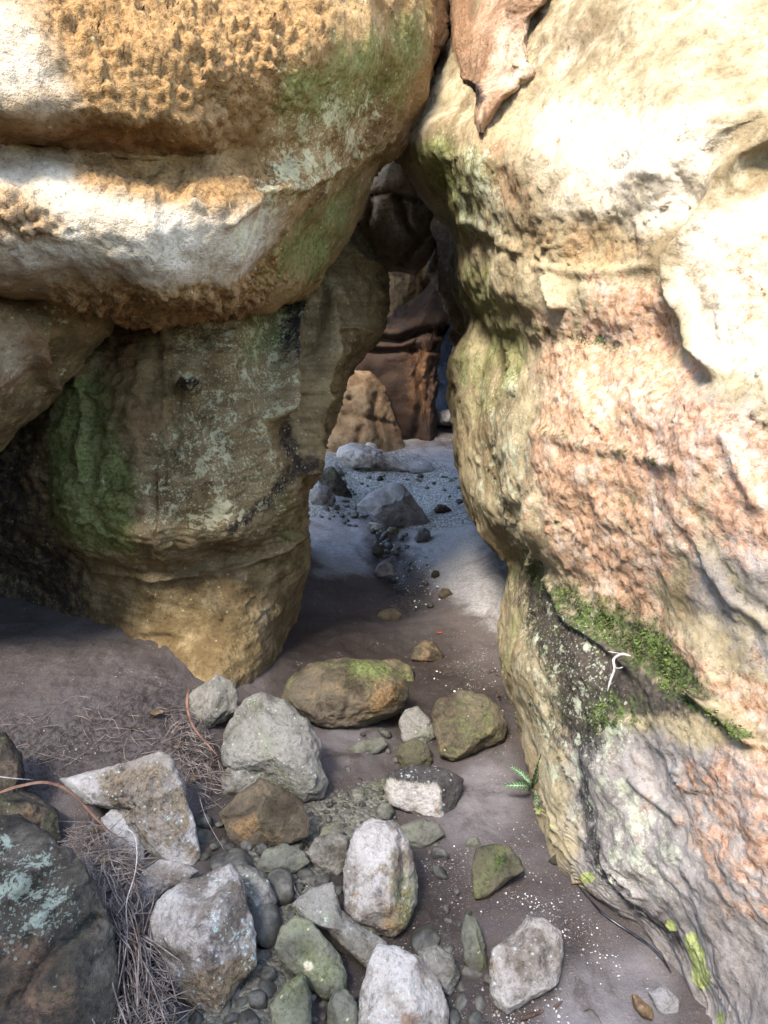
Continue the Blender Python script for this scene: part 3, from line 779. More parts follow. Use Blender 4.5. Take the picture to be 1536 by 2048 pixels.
    yel = np.zeros(len(P))
    for (cx, cy, r) in ((1168, 1758, 15), (1375, 1925, 26), (1385, 1960, 30), (1362, 1895, 18), (1318, 1868, 12), (1120, 1655, 7), (1098, 1620, 8), (1425, 2040, 16)):
        yel = np.maximum(yel, np.exp(-(((px[:, 0] - cx) ** 2 + (px[:, 1] - cy) ** 2) / r ** 2) ** 2))
    d = 0.055 * fbm(P, 1.5, 3, off=5) + 0.015 * fbm(P, 5, 3, off=5) + 0.006 * fbm(P, 18, 3) + 0.003 * fbm(P, 70, 2)
    d += 0.009 * (np.abs(fbm(P * np.array([1, 1, 1.8]), 3.2, 3, off=2)) - 0.25) * sstep(150, 480, px[:, 1])
    f1, f2 = worley(P, 38)
    crust = sstep(0.3, 0.6, org + 0.5 * fbm(P, 9, 3))
    d += crust * (0.0045 * (1 - sstep(0.1, 0.7, f1)) + 0.003 * fbm(P, 70, 2))
    d += pits(P, ochr, 30, 0.012)
    d += mos * 0.008 * (fbm(P, 60, 3) + 0.4)
    d += blk * 0.004 * fbm(P, 70, 2)
    d += 0.006 * fbm(P @ np.array([[.75, 0, .66], [0, 1, 0], [-.66, 0, .75]]) * np.array([1, 1, 6.0]), 5, 3) * (0.45 * gry + 0.15)
    for ln, w, dep in (
        ([(1560, 258), (1470, 312), (1425, 370), (1395, 440), (1350, 510), (1345, 580), (1370, 640), (1390, 700), (1430, 735)], 17, 0.055),
        ([(960, 655), (1020, 650), (1070, 665)], 18, 0.015), ([(1040, 500), (1000, 470), (930, 440)], 12, 0.02),
        ([(1080, 535), (1170, 545), (1290, 530)], 9, 0.014), ([(1105, 560), (1115, 590), (1125, 610)], 6, 0.05),
        ([(1060, 860), (1120, 880), (1240, 905), (1370, 938)], 11, 0.014), ([(1100, 1160), (1160, 1240), (1260, 1340)], 9, 0.03),
        ([(1380, 1390), (1500, 1485)], 8, 0.04), ([(1065, 1140), (1070, 1060), (1072, 1000)], 8, 0.03), ([(1330, 1640), (1280, 1600), (1250, 1560)], 8, 0.02),
        ([(1475, 880), (1500, 960), (1530, 1010)], 12, 0.018), ([(1390, 1060), (1420, 1130), (1470, 1200), (1540, 1250)], 10, 0.012)):
        d -= dep * line(px, ln, w)
    d -= 0.016 * cracks(P @ np.array([[.75, 0, .66], [0, 1, 0], [-.66, 0, .75]]) * np.array([1, 1, 2.5]), 1.9, 0.016, 24.0) + 0.007 * cracks(P, 6.0, 0.03, 29.0)
    d += 0.045 * area(px, [(1330, 330), (1420, 380), (1380, 450), (1330, 480), (1290, 430)], 50)
    P = P + N * d[:, None]
    me = raw_mesh("rock_wall", P, grid_quads(nv, nu), dict(orange=org, ochre=ochr, rust=rst, pale=pal, grey=gry, algae=grn, lichen=lic, black=blk, moss=mos, yellow=yel), M_WALL)
    o = tag(link("rock_wall", me), "great leaning rock wall crusted with orange lichen and a diagonal band of moss", "rock wall")
    # moss : little upright leaves standing out of the stone
    rs = np.random.RandomState(5)
    w = np.clip(mos - 0.35, 0, 1) * sstep(-0.1, 0.5, fbm(P, 9, 4, 0.7))
    w[(px[:, 0] < 1000) | (px[:, 0] > 1560)] = 0
    w[np.arange(len(P)) % nu > nu - 30] = 0
    pick = rs.choice(len(P), 5200, p=w / w.sum())
    V, Q = [], []
    for i in pick:
        n = N[i] + rs.normal(size=3) * 0.55 + np.array([0, 0, 0.35])
        n /= np.linalg.norm(n)
        s = np.cross(n, rs.normal(size=3))
        s /= np.linalg.norm(s)
        L = rs.uniform(0.005, 0.013)
        b = P[i] + rs.normal(size=3) * 0.004
        k = len(V)
        V += [b - s * L * 0.22, b + n * L * 0.55 - s * L * 0.30, b + n * L, b + n * L * 0.55 + s * L * 0.30]
        Q.append((k, k + 1, k + 2, k + 3))
    tag(link("moss", raw_mesh("moss", V, Q, None, M_MOSS, False), o), kind="stuff")
    return o


overhanging_boulder()
left_block()
side_rock()
WALL = right_wall()


# ------------------------------------------------------------------ single rocks
_ico = {}


def ico(sub):
    if sub not in _ico:
        bm = bmesh.new()
        bmesh.ops.create_icosphere(bm, subdivisions=sub, radius=1.0)
        bm.verts.ensure_lookup_table()
        _ico[sub] = (np.array([v.co[:] for v in bm.verts]), np.array([[v.index for v in f.verts] for f in bm.faces]))
        bm.free()
    return _ico[sub]


def rock(name, label, cat, outline, mat, d=None, lift=0.66, thick=0.9, seed=1, facets=(), rand=5, sub=5, amp=0.05, sq=0.75, group=None, attrs=None, grooves=(), parent=None):
    """A closed stone whose outline, seen from the camera's side, is the polygon `outline` (pixels).
    facets: planes (x right, y up, z towards the viewer, offset) that flatten it; rand: further random ones."""
    rs = np.random.RandomState(seed)
    pl = np.array(outline, float)
    c = pl.mean(axis=0)
    # boundary radius as a function of the angle
    dense = np.concatenate([np.linspace(pl[i], pl[(i + 1) % len(pl)], 40, endpoint=False) for i in range(len(pl))]) - c
    th = np.arctan2(dense[:, 1], dense[:, 0])
    o_ = np.argsort(th)
    rad = np.linalg.norm(dense, axis=1)[o_]
    th = th[o_]
    kern = np.hanning(13)
    kern /= kern.sum()
    rad = np.convolve(np.concatenate([rad[-6:], rad, rad[:6]]), kern, 'valid')
    Dn, faces = ico(sub)
    n = Dn.copy()
    if facets or rand:
        fl = [np.array(f, float) for f in facets]
        for _ in range(rand + 2 if rand else 0):
            m = rs.normal(size=3)
            m[2] = abs(m[2]) + 0.3
            m /= np.linalg.norm(m)
            fl.append(np.array([*m, rs.uniform(0.72, 0.93)]))
        for f in fl:
            m = f[:3] / np.linalg.norm(f[:3])
            e = n @ m - f[3]
            soft = np.where(e > -0.05, (np.sqrt(e ** 2 + 0.0003) + e) / 2, 0)
            n = n - m * (soft * 0.96)[:, None]
    ang = np.arctan2(-n[:, 1], n[:, 0])
    r_at = np.interp(ang, th, rad, period=2 * math.pi)
    rho0 = np.sqrt(Dn[:, 0] ** 2 + Dn[:, 1] ** 2)
    rho = np.sqrt(n[:, 0] ** 2 + n[:, 1] ** 2)
    # keep the rim of the outline where it was drawn
    rho = rho + (rho0 - rho) * sstep(0.75, 1.0, rho0)
    sx = np.cos(ang) * r_at * rho ** sq
    sy = np.sin(ang) * r_at * rho ** sq
    size = np.sqrt(rad.max() * rad.min())
    rv = (pl[:, 1].max() - pl[:, 1].min()) / 2
    if d is None:
        d = 2.5
        for _ in range(12):
            d = ground_depth(c[0], c[1], lift * rv / F_PX * d)
    T = size / F_PX * d * thick
    ctr = at(c[0], c[1], d)
    ray = (ctr - CAM) / np.linalg.norm(ctr - CAM)
    up = UV - ray * (UV @ ray)
    up /= np.linalg.norm(up)
    L = (sx[:, None] * XV - sy[:, None] * up) / F_PX * d - (n[:, 2] * T)[:, None] * ray
    scale = size / F_PX * d
    q = L / scale + seed * 3.7
    L = L + (Dn[:, 0:1] * XV + Dn[:, 1:2] * up - Dn[:, 2:3] * ray) * (scale * (amp * fbm(q, 1.3, 3) + amp * 0.55 * fbm(q, 3.5, 3) + amp * 0.25 * fbm(q, 11, 3) - amp * 0.9 * (np.abs(fbm(q, 2.2, 3)) - 0.2) - amp * 0.35 * np.abs(fbm(q, 6, 3)) - amp * 0.5 * cracks(q, 1.6, 0.03, seed * 1.3)))[:, None]
    if grooves:
        p2 = to_px(ctr + L)
        fr = n[:, 2] > -0.1
        for ln, w, dep in grooves:
            L = L + ray * (dep * line(p2, ln, w) * fr)[:, None]
    at_ = {}
    if attrs:
        p2 = to_px(ctr + L)
        for k, (poly, val, soft) in attrs.items():
            at_[k] = val * area(p2, poly, soft) if poly else np.full(len(L), val)
    me = raw_mesh(name, L, faces, at_, mat)
    ob = link(name, me, parent, Vector(ctr))
    if parent is None:
        tag(ob, label, cat, group)
    return ob


# rocks of the gap and the chamber beyond it
rock("chockstone", "dark brown boulder wedged high in the gap between the two walls", "boulder",
     [(860, -60), (880, 60), (800, 250), (740, 340), (700, 400), (672, 470), (688, 512), (750, 531), (800, 540), (832, 549), (868, 500), (892, 430), (905, 330), (890, 200), (960, 40), (960, -80), (910, -120)], M_CHOCK, d=4.6, thick=0.8, seed=13, rand=4, sub=6, amp=0.05, sq=0.7,
     facets=[(-0.5, 0.2, 0.8, 0.55), (0.5, -0.2, 0.85, 0.6), (0.0, -0.8, 0.6, 0.55)],
     grooves=[([(700, 385), (740, 392), (780, 386), (850, 405)], 6, 0.10), ([(745, 400), (735, 450), (720, 500)], 5, 0.05), ([(880, 440), (840, 480), (800, 525)], 7, 0.06), ([(800, 400), (815, 450), (838, 480)], 5, 0.05)])


def inner_strip():
    R = [[(960, 400, 6.0), (850, 400, 5.1), (900, 410, 4.6), (1050, 410, 4.3)],
         [(930, 480, 6.0), (862, 480, 5.0), (895, 490, 4.5), (1050, 490, 4.2)],
         [(940, 570, 6.0), (878, 570, 5.0), (915, 580, 4.45), (1050, 580, 4.2)],
         [(950, 650, 6.0), (904, 650, 5.0), (930, 650, 4.5), (1050, 650, 4.2)],
         [(950, 720, 6.0), (908, 720, 5.0), (930, 720, 4.5), (1050, 720, 4.2)],
         [(960, 800, 6.0), (912, 800, 5.0), (935, 800, 4.6), (1050, 800, 4.3)],
         [(975, 950, 6.2), (945, 950, 5.2), (965, 950, 4.8), (1060, 950, 4.4)],
         [(1000, 1150, 6.2), (985, 1150, 5.4), (1000, 1150, 5.0), (1080, 1150, 4.5)]]
    P, N, nv, nu = sheet(R, 120, 300)
    d = 0.05 * fbm(P, 3, 3) + 0.03 * fbm(P, 9, 3) + 0.012 * fbm(P, 30, 3)
    P = P + N * d[:, None]
    me = raw_mesh("rock_rib", P, grid_quads(nv, nu), None, M_CHOCK)
    tag(link("rock_rib", me), "narrow dark brown rock rib just behind the edge of the leaning wall", "rock")


inner_strip()
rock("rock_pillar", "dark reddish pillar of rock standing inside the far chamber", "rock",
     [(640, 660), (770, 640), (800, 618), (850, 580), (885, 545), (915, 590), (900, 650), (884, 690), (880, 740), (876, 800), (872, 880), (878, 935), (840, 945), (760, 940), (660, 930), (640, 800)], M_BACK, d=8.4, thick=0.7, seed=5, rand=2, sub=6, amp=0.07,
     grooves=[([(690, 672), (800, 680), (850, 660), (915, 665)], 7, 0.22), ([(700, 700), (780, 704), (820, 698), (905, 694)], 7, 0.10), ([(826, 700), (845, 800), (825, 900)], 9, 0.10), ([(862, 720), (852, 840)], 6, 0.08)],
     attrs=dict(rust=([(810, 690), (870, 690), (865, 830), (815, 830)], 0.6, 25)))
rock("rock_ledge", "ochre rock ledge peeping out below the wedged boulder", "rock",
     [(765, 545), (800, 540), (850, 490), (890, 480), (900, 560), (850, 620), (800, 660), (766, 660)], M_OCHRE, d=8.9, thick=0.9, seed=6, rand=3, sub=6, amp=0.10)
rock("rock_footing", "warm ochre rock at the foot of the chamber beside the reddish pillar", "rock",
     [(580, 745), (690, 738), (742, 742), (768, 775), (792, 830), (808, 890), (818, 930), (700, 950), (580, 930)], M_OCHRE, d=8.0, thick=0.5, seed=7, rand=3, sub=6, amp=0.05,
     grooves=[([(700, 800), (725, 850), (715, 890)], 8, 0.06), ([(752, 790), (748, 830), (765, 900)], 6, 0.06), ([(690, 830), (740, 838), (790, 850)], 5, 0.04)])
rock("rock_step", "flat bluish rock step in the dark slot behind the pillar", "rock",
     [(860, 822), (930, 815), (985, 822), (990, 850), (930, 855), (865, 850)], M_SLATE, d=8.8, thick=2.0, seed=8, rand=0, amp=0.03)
rock("rock_screen", "rock face closing the narrow slot behind the pillar, painted in blue shade", "rock",
     [(850, 560), (980, 560), (1000, 700), (1000, 960), (860, 960), (840, 760)], M_SLOT_SHADE, d=10.0, thick=0.5, seed=10, rand=3, sub=5, amp=0.06)


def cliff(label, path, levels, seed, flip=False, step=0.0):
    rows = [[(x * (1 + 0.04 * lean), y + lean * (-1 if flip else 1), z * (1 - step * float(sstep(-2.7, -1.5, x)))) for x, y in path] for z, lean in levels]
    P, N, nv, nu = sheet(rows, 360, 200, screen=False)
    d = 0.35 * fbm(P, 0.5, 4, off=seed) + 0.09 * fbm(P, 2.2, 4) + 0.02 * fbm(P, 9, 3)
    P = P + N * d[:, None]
    tag(link("cliff_or_blocker", raw_mesh("cliff_or_blocker", P, grid_quads(nv, nu), None, M_BACK if not flip else M_BLOCK)), label, "cliff")


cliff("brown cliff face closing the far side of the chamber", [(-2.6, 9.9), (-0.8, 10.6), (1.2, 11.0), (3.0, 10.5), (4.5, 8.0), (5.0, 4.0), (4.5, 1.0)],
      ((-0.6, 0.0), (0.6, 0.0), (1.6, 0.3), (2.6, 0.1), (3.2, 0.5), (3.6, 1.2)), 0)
cliff("unseen tan cliff face added behind the camera to cut the low sky light", [(-9, 1.0), (-6.5, -1.5), (-3.5, -2.8), (0, -3.2), (3.5, -2.8), (6.5, -1.0), (8, 2.0)],
      ((-0.6, 0.0), (0.4, 0.0), (1.4, 0.2), (1.4, 0.1), (1.8, 0.4), (2.1, 1.2)), 4, True)  # unseen cliff added so sky light falls mostly from above

cliff("tall unseen rock stack added behind the camera to shade the stony bed", [(-8.0, -1.2), (-5.5, -2.9), (-3.6, -3.4), (-2.6, -3.5), (-2.0, -3.5), (-1.4, -3.5), (-0.6, -3.6), (0.9, -4.6), (1.2, -6.5)],
      ((-0.6, 0.0), (1.2, 0.0), (2.8, 0.3), (4.6, 0.1), (7.4, 0.3), (8.7, 1.0)), 9, True, 0.26)  # added out of view to hold the sun off the lower rocks


def shade_slab():  # unseen slab added to keep the pillar and back wall dark
    Dn, faces = ico(5)
    L = Dn * np.array([2.8, 1.9, 0.50])
    L = L * (1 + 0.10 * fbm(Dn, 1.5, 3))[:, None] + Dn * (0.06 * fbm(Dn, 6, 3))[:, None]
    tag(link("shade_slab", raw_mesh("shade_slab", L, faces, None, M_BACK), None, Vector((1.2, 8.7, 2.8))), "unseen flat slab added to shade the back of the far chamber", "light blocker")


shade_slab()
# ------------------------------------------------------------------ boulders on the ground
B = "boulder"
rock("boulder", "long low brown boulder with rounded back lying across the passage entrance", B,
     [(565, 1400), (575, 1360), (620, 1330), (690, 1315), (770, 1325), (815, 1360), (820, 1400), (790, 1430), (720, 1455), (650, 1455), (600, 1435), (575, 1420)],
     M_BROWN, thick=0.9, seed=21, rand=4, sub=6, amp=0.05, attrs=dict(ochre=([(740, 1360), (815, 1360), (820, 1420), (740, 1430)], 0.35, 25), algae=([(700, 1310), (820, 1320), (820, 1370), (700, 1350)], 0.4, 20)),
     grooves=[([(650, 1350), (640, 1400), (660, 1450)], 6, 0.01), ([(700, 1380), (690, 1440)], 6, 0.012)])
rock("boulder", "big grey green rounded boulder leaning beside the small upright stone", B,
     [(440, 1500), (455, 1450), (490, 1400), (520, 1388), (570, 1400), (620, 1440), (640, 1480), (642, 1530), (655, 1560), (645, 1590), (610, 1602), (570, 1580), (520, 1560), (470, 1545), (442, 1530)],
     M_GREY, thick=0.85, seed=22, rand=3, sub=6, amp=0.05, facets=[(-0.3, 0.2, 0.9, 0.8), (0.1, 0.8, 0.6, 0.75)])
rock("boulder", "small upright tan stone standing at the edge of the sand slope", B,
     [(378, 1420), (380, 1390), (415, 1362), (435, 1350), (465, 1360), (478, 1385), (476, 1420), (455, 1440), (410, 1465), (390, 1455)],
     M_GREY, thick=0.8, seed=23, rand=3, amp=0.06, facets=[(-0.7, 0.3, 0.6, 0.6), (0.5, 0.3, 0.7, 0.65)], grooves=[([(425, 1375), (420, 1400), (400, 1420)], 5, 0.015)])
rock("boulder", "squarish olive brown boulder against the foot of the leaning wall", B,
     [(860, 1430), (875, 1400), (920, 1380), (970, 1390), (1000, 1415), (1015, 1450), (1010, 1480), (960, 1500), (910, 1522), (880, 1510), (870, 1470)],
     M_BROWN, thick=0.85, seed=24, rand=4, sub=6, amp=0.05, facets=[(-0.5, -0.1, 0.85, 0.7), (0.0, 0.9, 0.4, 0.7)], attrs=dict(algae=(None, 0.15, 1)))
rock("boulder", "angular boulder with white upper face and brown streaked front, beside the straw heap", B,
     [(110, 1560), (180, 1545), (250, 1530), (320, 1505), (350, 1520), (370, 1580), (392, 1650), (402, 1710), (370, 1735), (320, 1715), (290, 1690), (250, 1650), (230, 1620), (170, 1610)],
     M_PALE, thick=0.8, seed=25, rand=2, sub=6, amp=0.045, facets=[(-0.75, 0.35, 0.6, 0.52), (0.45, -0.05, 0.9, 0.60), (0.1, 0.95, 0.3, 0.62)],
     attrs=dict(brown=([(190, 1545), (340, 1500), (410, 1720), (300, 1700), (235, 1650)], 0.42, 25), black=([(205, 1550), (290, 1530), (270, 1660), (240, 1650)], 0.2, 25)),
     grooves=[([(270, 1560), (262, 1620), (275, 1660)], 6, 0.01), ([(310, 1560), (305, 1640), (320, 1690)], 7, 0.01)])
rock("boulder", "faceted dark brown boulder with a pale orange broken face", B,
     [(438, 1630), (470, 1590), (520, 1560), (560, 1575), (600, 1600), (622, 1640), (620, 1670), (560, 1690), (490, 1700), (460, 1680)],
     M_BROWN, thick=0.8, seed=26, rand=1, sub=6, amp=0.035, facets=[(-0.7, 0.35, 0.6, 0.55), (0.55, 0.1, 0.8, 0.55), (-0.2, -0.6, 0.8, 0.62), (0.1, 0.95, 0.35, 0.6)],
     attrs=dict(ochre=([(455, 1645), (515, 1620), (520, 1655), (480, 1685)], 0.3, 10), rust=([(500, 1640), (620, 1600), (620, 1690), (480, 1700)], 0.15, 20)), grooves=[([(445, 1640), (480, 1635), (510, 1615)], 4, 0.012)])
rock("boulder", "large whitish boulder with brown lower rim and turquoise lichen, beside the straw", B,
     [(292, 1870), (305, 1810), (350, 1775), (410, 1760), (465, 1732), (485, 1760), (500, 1820), (515, 1880), (512, 1925), (470, 1960), (440, 2010), (390, 2000), (345, 1965), (310, 1920)],
     M_PALE, thick=0.8, seed=27, rand=3, sub=6, amp=0.04, facets=[(-0.5, 0.25, 0.85, 0.72), (0.6, -0.1, 0.8, 0.62), (0.1, 0.9, 0.5, 0.66)],
     attrs=dict(brown=([(340, 1960), (420, 1940), (515, 1900), (515, 2020), (360, 2020)], 0.65, 18), black=([(400, 1880), (440, 1850), (440, 1950), (400, 1950)], 0.25, 15), lichen=([(400, 1740), (520, 1780), (520, 1930), (420, 1900)], 0.25, 25)))
rock("slab", "flat pale slab tilted up behind the large whitish boulder", "slab",
     [(263, 1790), (285, 1745), (320, 1722), (370, 1730), (402, 1745), (375, 1762), (330, 1780), (290, 1822), (270, 1825)],
     M_PALE, thick=0.5, seed=28, rand=1, amp=0.04, facets=[(-0.3, 0.7, 0.7, 0.5), (0.2, -0.6, 0.7, 0.5)])
rock("boulder", "round grey brown stone tucked behind the large whitish boulder", B,
     [(452, 1750), (475, 1732), (510, 1740), (540, 1765), (555, 1800), (545, 1835), (510, 1840), (480, 1810)], M_GREY, thick=0.9, seed=29, rand=3, amp=0.05)
rock("boulder", "upright white boulder with yellow brown base in the middle of the stony bed", B,
     [(688, 1775), (692, 1720), (708, 1670), (745, 1645), (795, 1655), (820, 1690), (838, 1740), (832, 1800), (808, 1850), (785, 1865), (745, 1850), (705, 1840), (688, 1815)],
     M_PALE, thick=0.85, seed=30, rand=2, sub=6, amp=0.05, facets=[(-0.55, 0.1, 0.85, 0.72), (0.75, 0.0, 0.65, 0.68)],
     attrs=dict(brown=([(740, 1825), (790, 1700), (840, 1700), (830, 1870), (740, 1870)], 0.42, 22), ochre=([(740, 1820), (790, 1740), (840, 1740), (830, 1870), (740, 1870)], 0.25, 20), algae=([(775, 1690), (840, 1690), (840, 1870), (780, 1870)], 0.35, 20)),
     grooves=[([(800, 1680), (808, 1730), (800, 1800)], 6, 0.02), ([(765, 1770), (770, 1840)], 7, 0.012)])
rock("boulder", "smooth olive stone with a single cream spot", B,
     [(548, 1900), (560, 1860), (590, 1840), (625, 1850), (650, 1880), (680, 1910), (695, 1945), (690, 1975), (650, 1988), (610, 1960), (570, 1935)],
     M_SMOOTH, thick=0.6, seed=31, rand=2, sub=6, amp=0.04, facets=[(-0.1, 0.4, 0.9, 0.66)], attrs=dict(pale=([(608, 1928), (614, 1923), (622, 1925), (625, 1933), (620, 1941), (611, 1940)], 1.2, 5)))
rock("boulder", "long mottled grey stone behind the smooth olive one", B,
     [(580, 1815), (620, 1782), (668, 1772), (680, 1820), (720, 1850), (775, 1880), (780, 1910), (745, 1935), (700, 1900), (655, 1860), (610, 1845)],
     M_GREY, thick=0.6, seed=32, rand=2, sub=5, amp=0.05, facets=[(0.0, 0.6, 0.8, 0.62)])
rock("boulder", "bright white boulder at the lower edge with a small orange chip", B,
     [(720, 1985), (735, 1930), (755, 1900), (800, 1905), (840, 1925), (880, 1965), (900, 2010), (890, 2060), (840, 2090), (760, 2090), (715, 2060)],
     M_PALE, thick=0.8, seed=33, rand=2, sub=6, amp=0.04, facets=[(-0.3, 0.3, 0.9, 0.7), (0.7, 0.1, 0.7, 0.65)], attrs=dict(rust=([(800, 2020), (850, 2030), (830, 2060), (800, 2050)], 0.7, 8), pale=(None, 0.15, 1)))
rock("boulder", "pale angular boulder alone on the sand, casting a brown shadow", B,
     [(977, 1935), (985, 1900), (1030, 1870), (1055, 1842), (1090, 1845), (1125, 1870), (1128, 1920), (1115, 1965), (1060, 1990), (1015, 2012), (985, 1990)],
     M_PALE, thick=0.8, seed=34, rand=1, sub=6, amp=0.04, facets=[(-0.4, 0.0, 0.9, 0.66), (0.8, 0.15, 0.55, 0.62), (-0.1, 0.85, 0.5, 0.62)], attrs=dict(brown=(None, 0.14, 1)))
rock("boulder", "dark green mossy wedge of rock half sunk in the sand", B,
     [(942, 1740), (950, 1700), (985, 1692), (1020, 1697), (1042, 1720), (1050, 1742), (1010, 1765), (975, 1792), (948, 1795)],
     M_MOSSY, thick=0.8, seed=35, rand=1, amp=0.04, facets=[(-0.35, 0.1, 0.9, 0.55), (0.4, 0.6, 0.7, 0.55)], attrs=dict(moss=([(985, 1705), (1050, 1700), (1040, 1765), (980, 1760)], 0.42, 24)))
rock("boulder", "cream block with dark glossy top, below the squarish olive boulder", B,
     [(768, 1580), (775, 1545), (820, 1530), (870, 1535), (905, 1545), (928, 1560), (918, 1600), (890, 1640), (840, 1625), (780, 1610)],
     M_PALE, thick=0.8, seed=36, rand=1, sub=6, amp=0.04, facets=[(-0.15, -0.25, 0.95, 0.58), (0.85, 0.0, 0.5, 0.6), (0.1, 0.95, 0.3, 0.45)],
     attrs=dict(black=([(760, 1510), (940, 1520), (935, 1650), (890, 1650), (880, 1570), (770, 1556)], 0.75, 8), pale=(None, 0.2, 1), algae=([(770, 1550), (890, 1560), (890, 1640), (770, 1620)], 0.25, 10)))
rock("stone", "round dark stone touching the back of the cream block", "stone",
     [(790, 1510), (800, 1488), (830, 1478), (858, 1492), (865, 1520), (850, 1545), (810, 1545)], M_MOSSY, thick=0.8, seed=37, rand=3, amp=0.05)
rock("slab", "flat tan slab between the long brown boulder and the squarish olive one", "slab",
     [(796, 1445), (810, 1420), (835, 1412), (862, 1440), (872, 1475), (840, 1490), (805, 1485)], M_GREY, thick=0.5, seed=38, rand=2, amp=0.04)
rock("stone", "greenish slab shaped stone between the faceted brown boulder and the grey stones", "stone",
     [(508, 1735), (530, 1700), (570, 1690), (610, 1705), (622, 1725), (590, 1745), (540, 1752)], M_SMOOTH, thick=0.6, seed=39, rand=2, amp=0.05)
rock("stone", "lumpy grey stone just behind the upright white boulder's shoulder", "stone",
     [(612, 1710), (630, 1680), (665, 1668), (700, 1675), (700, 1735), (680, 1755), (640, 1735)], M_GREY, thick=0.7, seed=40, rand=2, amp=0.08)
rock("stone", "small bluish stone right above the lumpy grey stone", "stone",
     [(638, 1672), (645, 1655), (668, 1648), (690, 1662), (685, 1685), (655, 1690)], M_SMOOTH, thick=0.7, seed=41, rand=2, amp=0.05)
rock("stone", "small grey stone wedged under the big grey green boulder", "stone",
     [(440, 1555), (460, 1530), (495, 1530), (520, 1555), (515, 1585), (480, 1600), (445, 1590)], M_GREY, thick=0.7, seed=42, rand=3, amp=0.05)
rock("stone", "pale lump of stone propping up the white faced boulder by the straw", "stone",
     [(200, 1640), (230, 1615), (265, 1640), (290, 1690), (290, 1730), (255, 1720), (220, 1690)], M_PALE, thick=0.7, seed=43, rand=3, amp=0.06)
rock("stone", "pointed grey stone in front of the smooth olive one", "stone",
     [(540, 2010), (570, 1975), (605, 1955), (625, 1990), (622, 2050), (590, 2080), (545, 2075)], M_SMOOTH, thick=0.7, seed=44, rand=3, amp=0.05)
rock("stone", "olive brown stone next to the bright white boulder at the lower edge", "stone",
     [(655, 2010), (668, 1985), (695, 1985), (715, 2010), (722, 2055), (690, 2080), (655, 2060)], M_SMOOTH, thick=0.7, seed=45, rand=3, amp=0.05)
rock("stone", "dark wet stone behind the bright white boulder's right shoulder", "stone",
     [(835, 1905), (870, 1892), (905, 1915), (920, 1950), (900, 1985), (865, 1965), (840, 1935)], M_GREY, thick=0.7, seed=46, rand=3, amp=0.06)
rock("stone", "greenish grey stone sunk beside the lone pale angular boulder", "stone",
     [(920, 1870), (932, 1835), (955, 1845), (970, 1890), (975, 1930), (955, 1952), (930, 1930)], M_SMOOTH, thick=0.6, seed=47, rand=2, amp=0.07)
rock("stone", "flat dark green stone behind the upright white boulder, half under sand", "stone",
     [(795, 1655), (840, 1640), (880, 1650), (890, 1670), (850, 1695), (810, 1690)], M_SMOOTH, thick=0.5, seed=48, rand=1, amp=0.05)
rock("stone", "small olive cobble by the gravel left of the cream block", "stone",
     [(752, 1622), (762, 1606), (782, 1608), (790, 1624), (780, 1640), (758, 1638)], M_SMOOTH, thick=0.8, seed=49, rand=2, amp=0.04)
rock("boulder", "massive dark boulder filling the corner below the straw, patched with turquoise lichen", B,
     [(-160, 1700), (-60, 1640), (40, 1645), (110, 1690), (160, 1730), (200, 1790), (230, 1870), (235, 1960), (210, 2060), (100, 2200), (-160, 2200)],
     M_DARK, thick=0.7, seed=50, rand=2, sub=6, amp=0.05, facets=[(-0.2, 0.7, 0.7, 0.6), (0.6, -0.1, 0.8, 0.62)], attrs=dict(lichen=([(-60, 1640), (110, 1690), (170, 1860), (-60, 1950)], 0.75, 40), rust=([(-60, 1850), (120, 1870), (200, 2060), (-60, 2060)], 0.4, 30)),
     grooves=[([(40, 1800), (110, 1735), (150, 1720)], 10, 0.03), ([(20, 2010), (120, 1900), (190, 1840)], 10, 0.03)])
rock("stone", "smooth greenish lump of rock on the shoulder of the massive dark boulder", "stone",
     [(105, 1790), (128, 1735), (160, 1722), (185, 1765), (200, 1825), (165, 1850), (118, 1840)], M_SMOOTH, d=1.93, thick=0.7, seed=83, rand=2, amp=0.04)
rock("boulder", "dark brown rock at the picture's edge above the massive lichened boulder", B,
     [(-130, 1540), (-60, 1470), (10, 1470), (45, 1510), (55, 1580), (120, 1620), (125, 1680), (60, 1700), (-60, 1690), (-130, 1640)], M_DARK, thick=0.7, seed=51, rand=3, sub=6, amp=0.06, attrs=dict(rust=(None, 0.3, 1)))

# farther in
rock("boulder", "wedge shaped slate boulder like a tent in the lit far passage", B,
     [(712, 1010), (740, 985), (790, 965), (806, 968), (830, 1000), (852, 1030), (868, 1055), (830, 1060), (770, 1050), (740, 1030)],
     M_SLATE, thick=0.9, seed=60, rand=0, sub=6, amp=0.03, facets=[(-0.45, 0.80, 0.42, 0.30), (0.20, -0.30, 0.93, 0.30), (0.80, 0.50, 0.30, 0.45)], lift=0.75)
rock("boulder", "cream boulder heap at the back of the far passage", B,
     [(672, 915), (680, 895), (700, 885), (730, 890), (760, 900), (790, 915), (815, 935), (822, 948), (770, 945), (700, 935)], M_PALE, thick=0.8, seed=61, rand=2, amp=0.08, facets=[(0, 0.9, 0.4, 0.5)], attrs=dict(rust=([(730, 900), (822, 920), (822, 950), (740, 945)], 0.35, 10)))
rock("stone", "small pale stone on top of the far cream heap", "stone", [(724, 895), (735, 884), (752, 888), (756, 902), (736, 908)], M_PALE, thick=0.8, seed=62, rand=2, amp=0.05, sub=4, lift=1.6)
rock("boulder", "dark stone with a lit flank beside the far sand, right of the cream heap", B, [(815, 940), (828, 922), (845, 920), (862, 925), (872, 945), (850, 950), (825, 948)], M_SLATE, thick=0.8, seed=63, rand=2, amp=0.05)
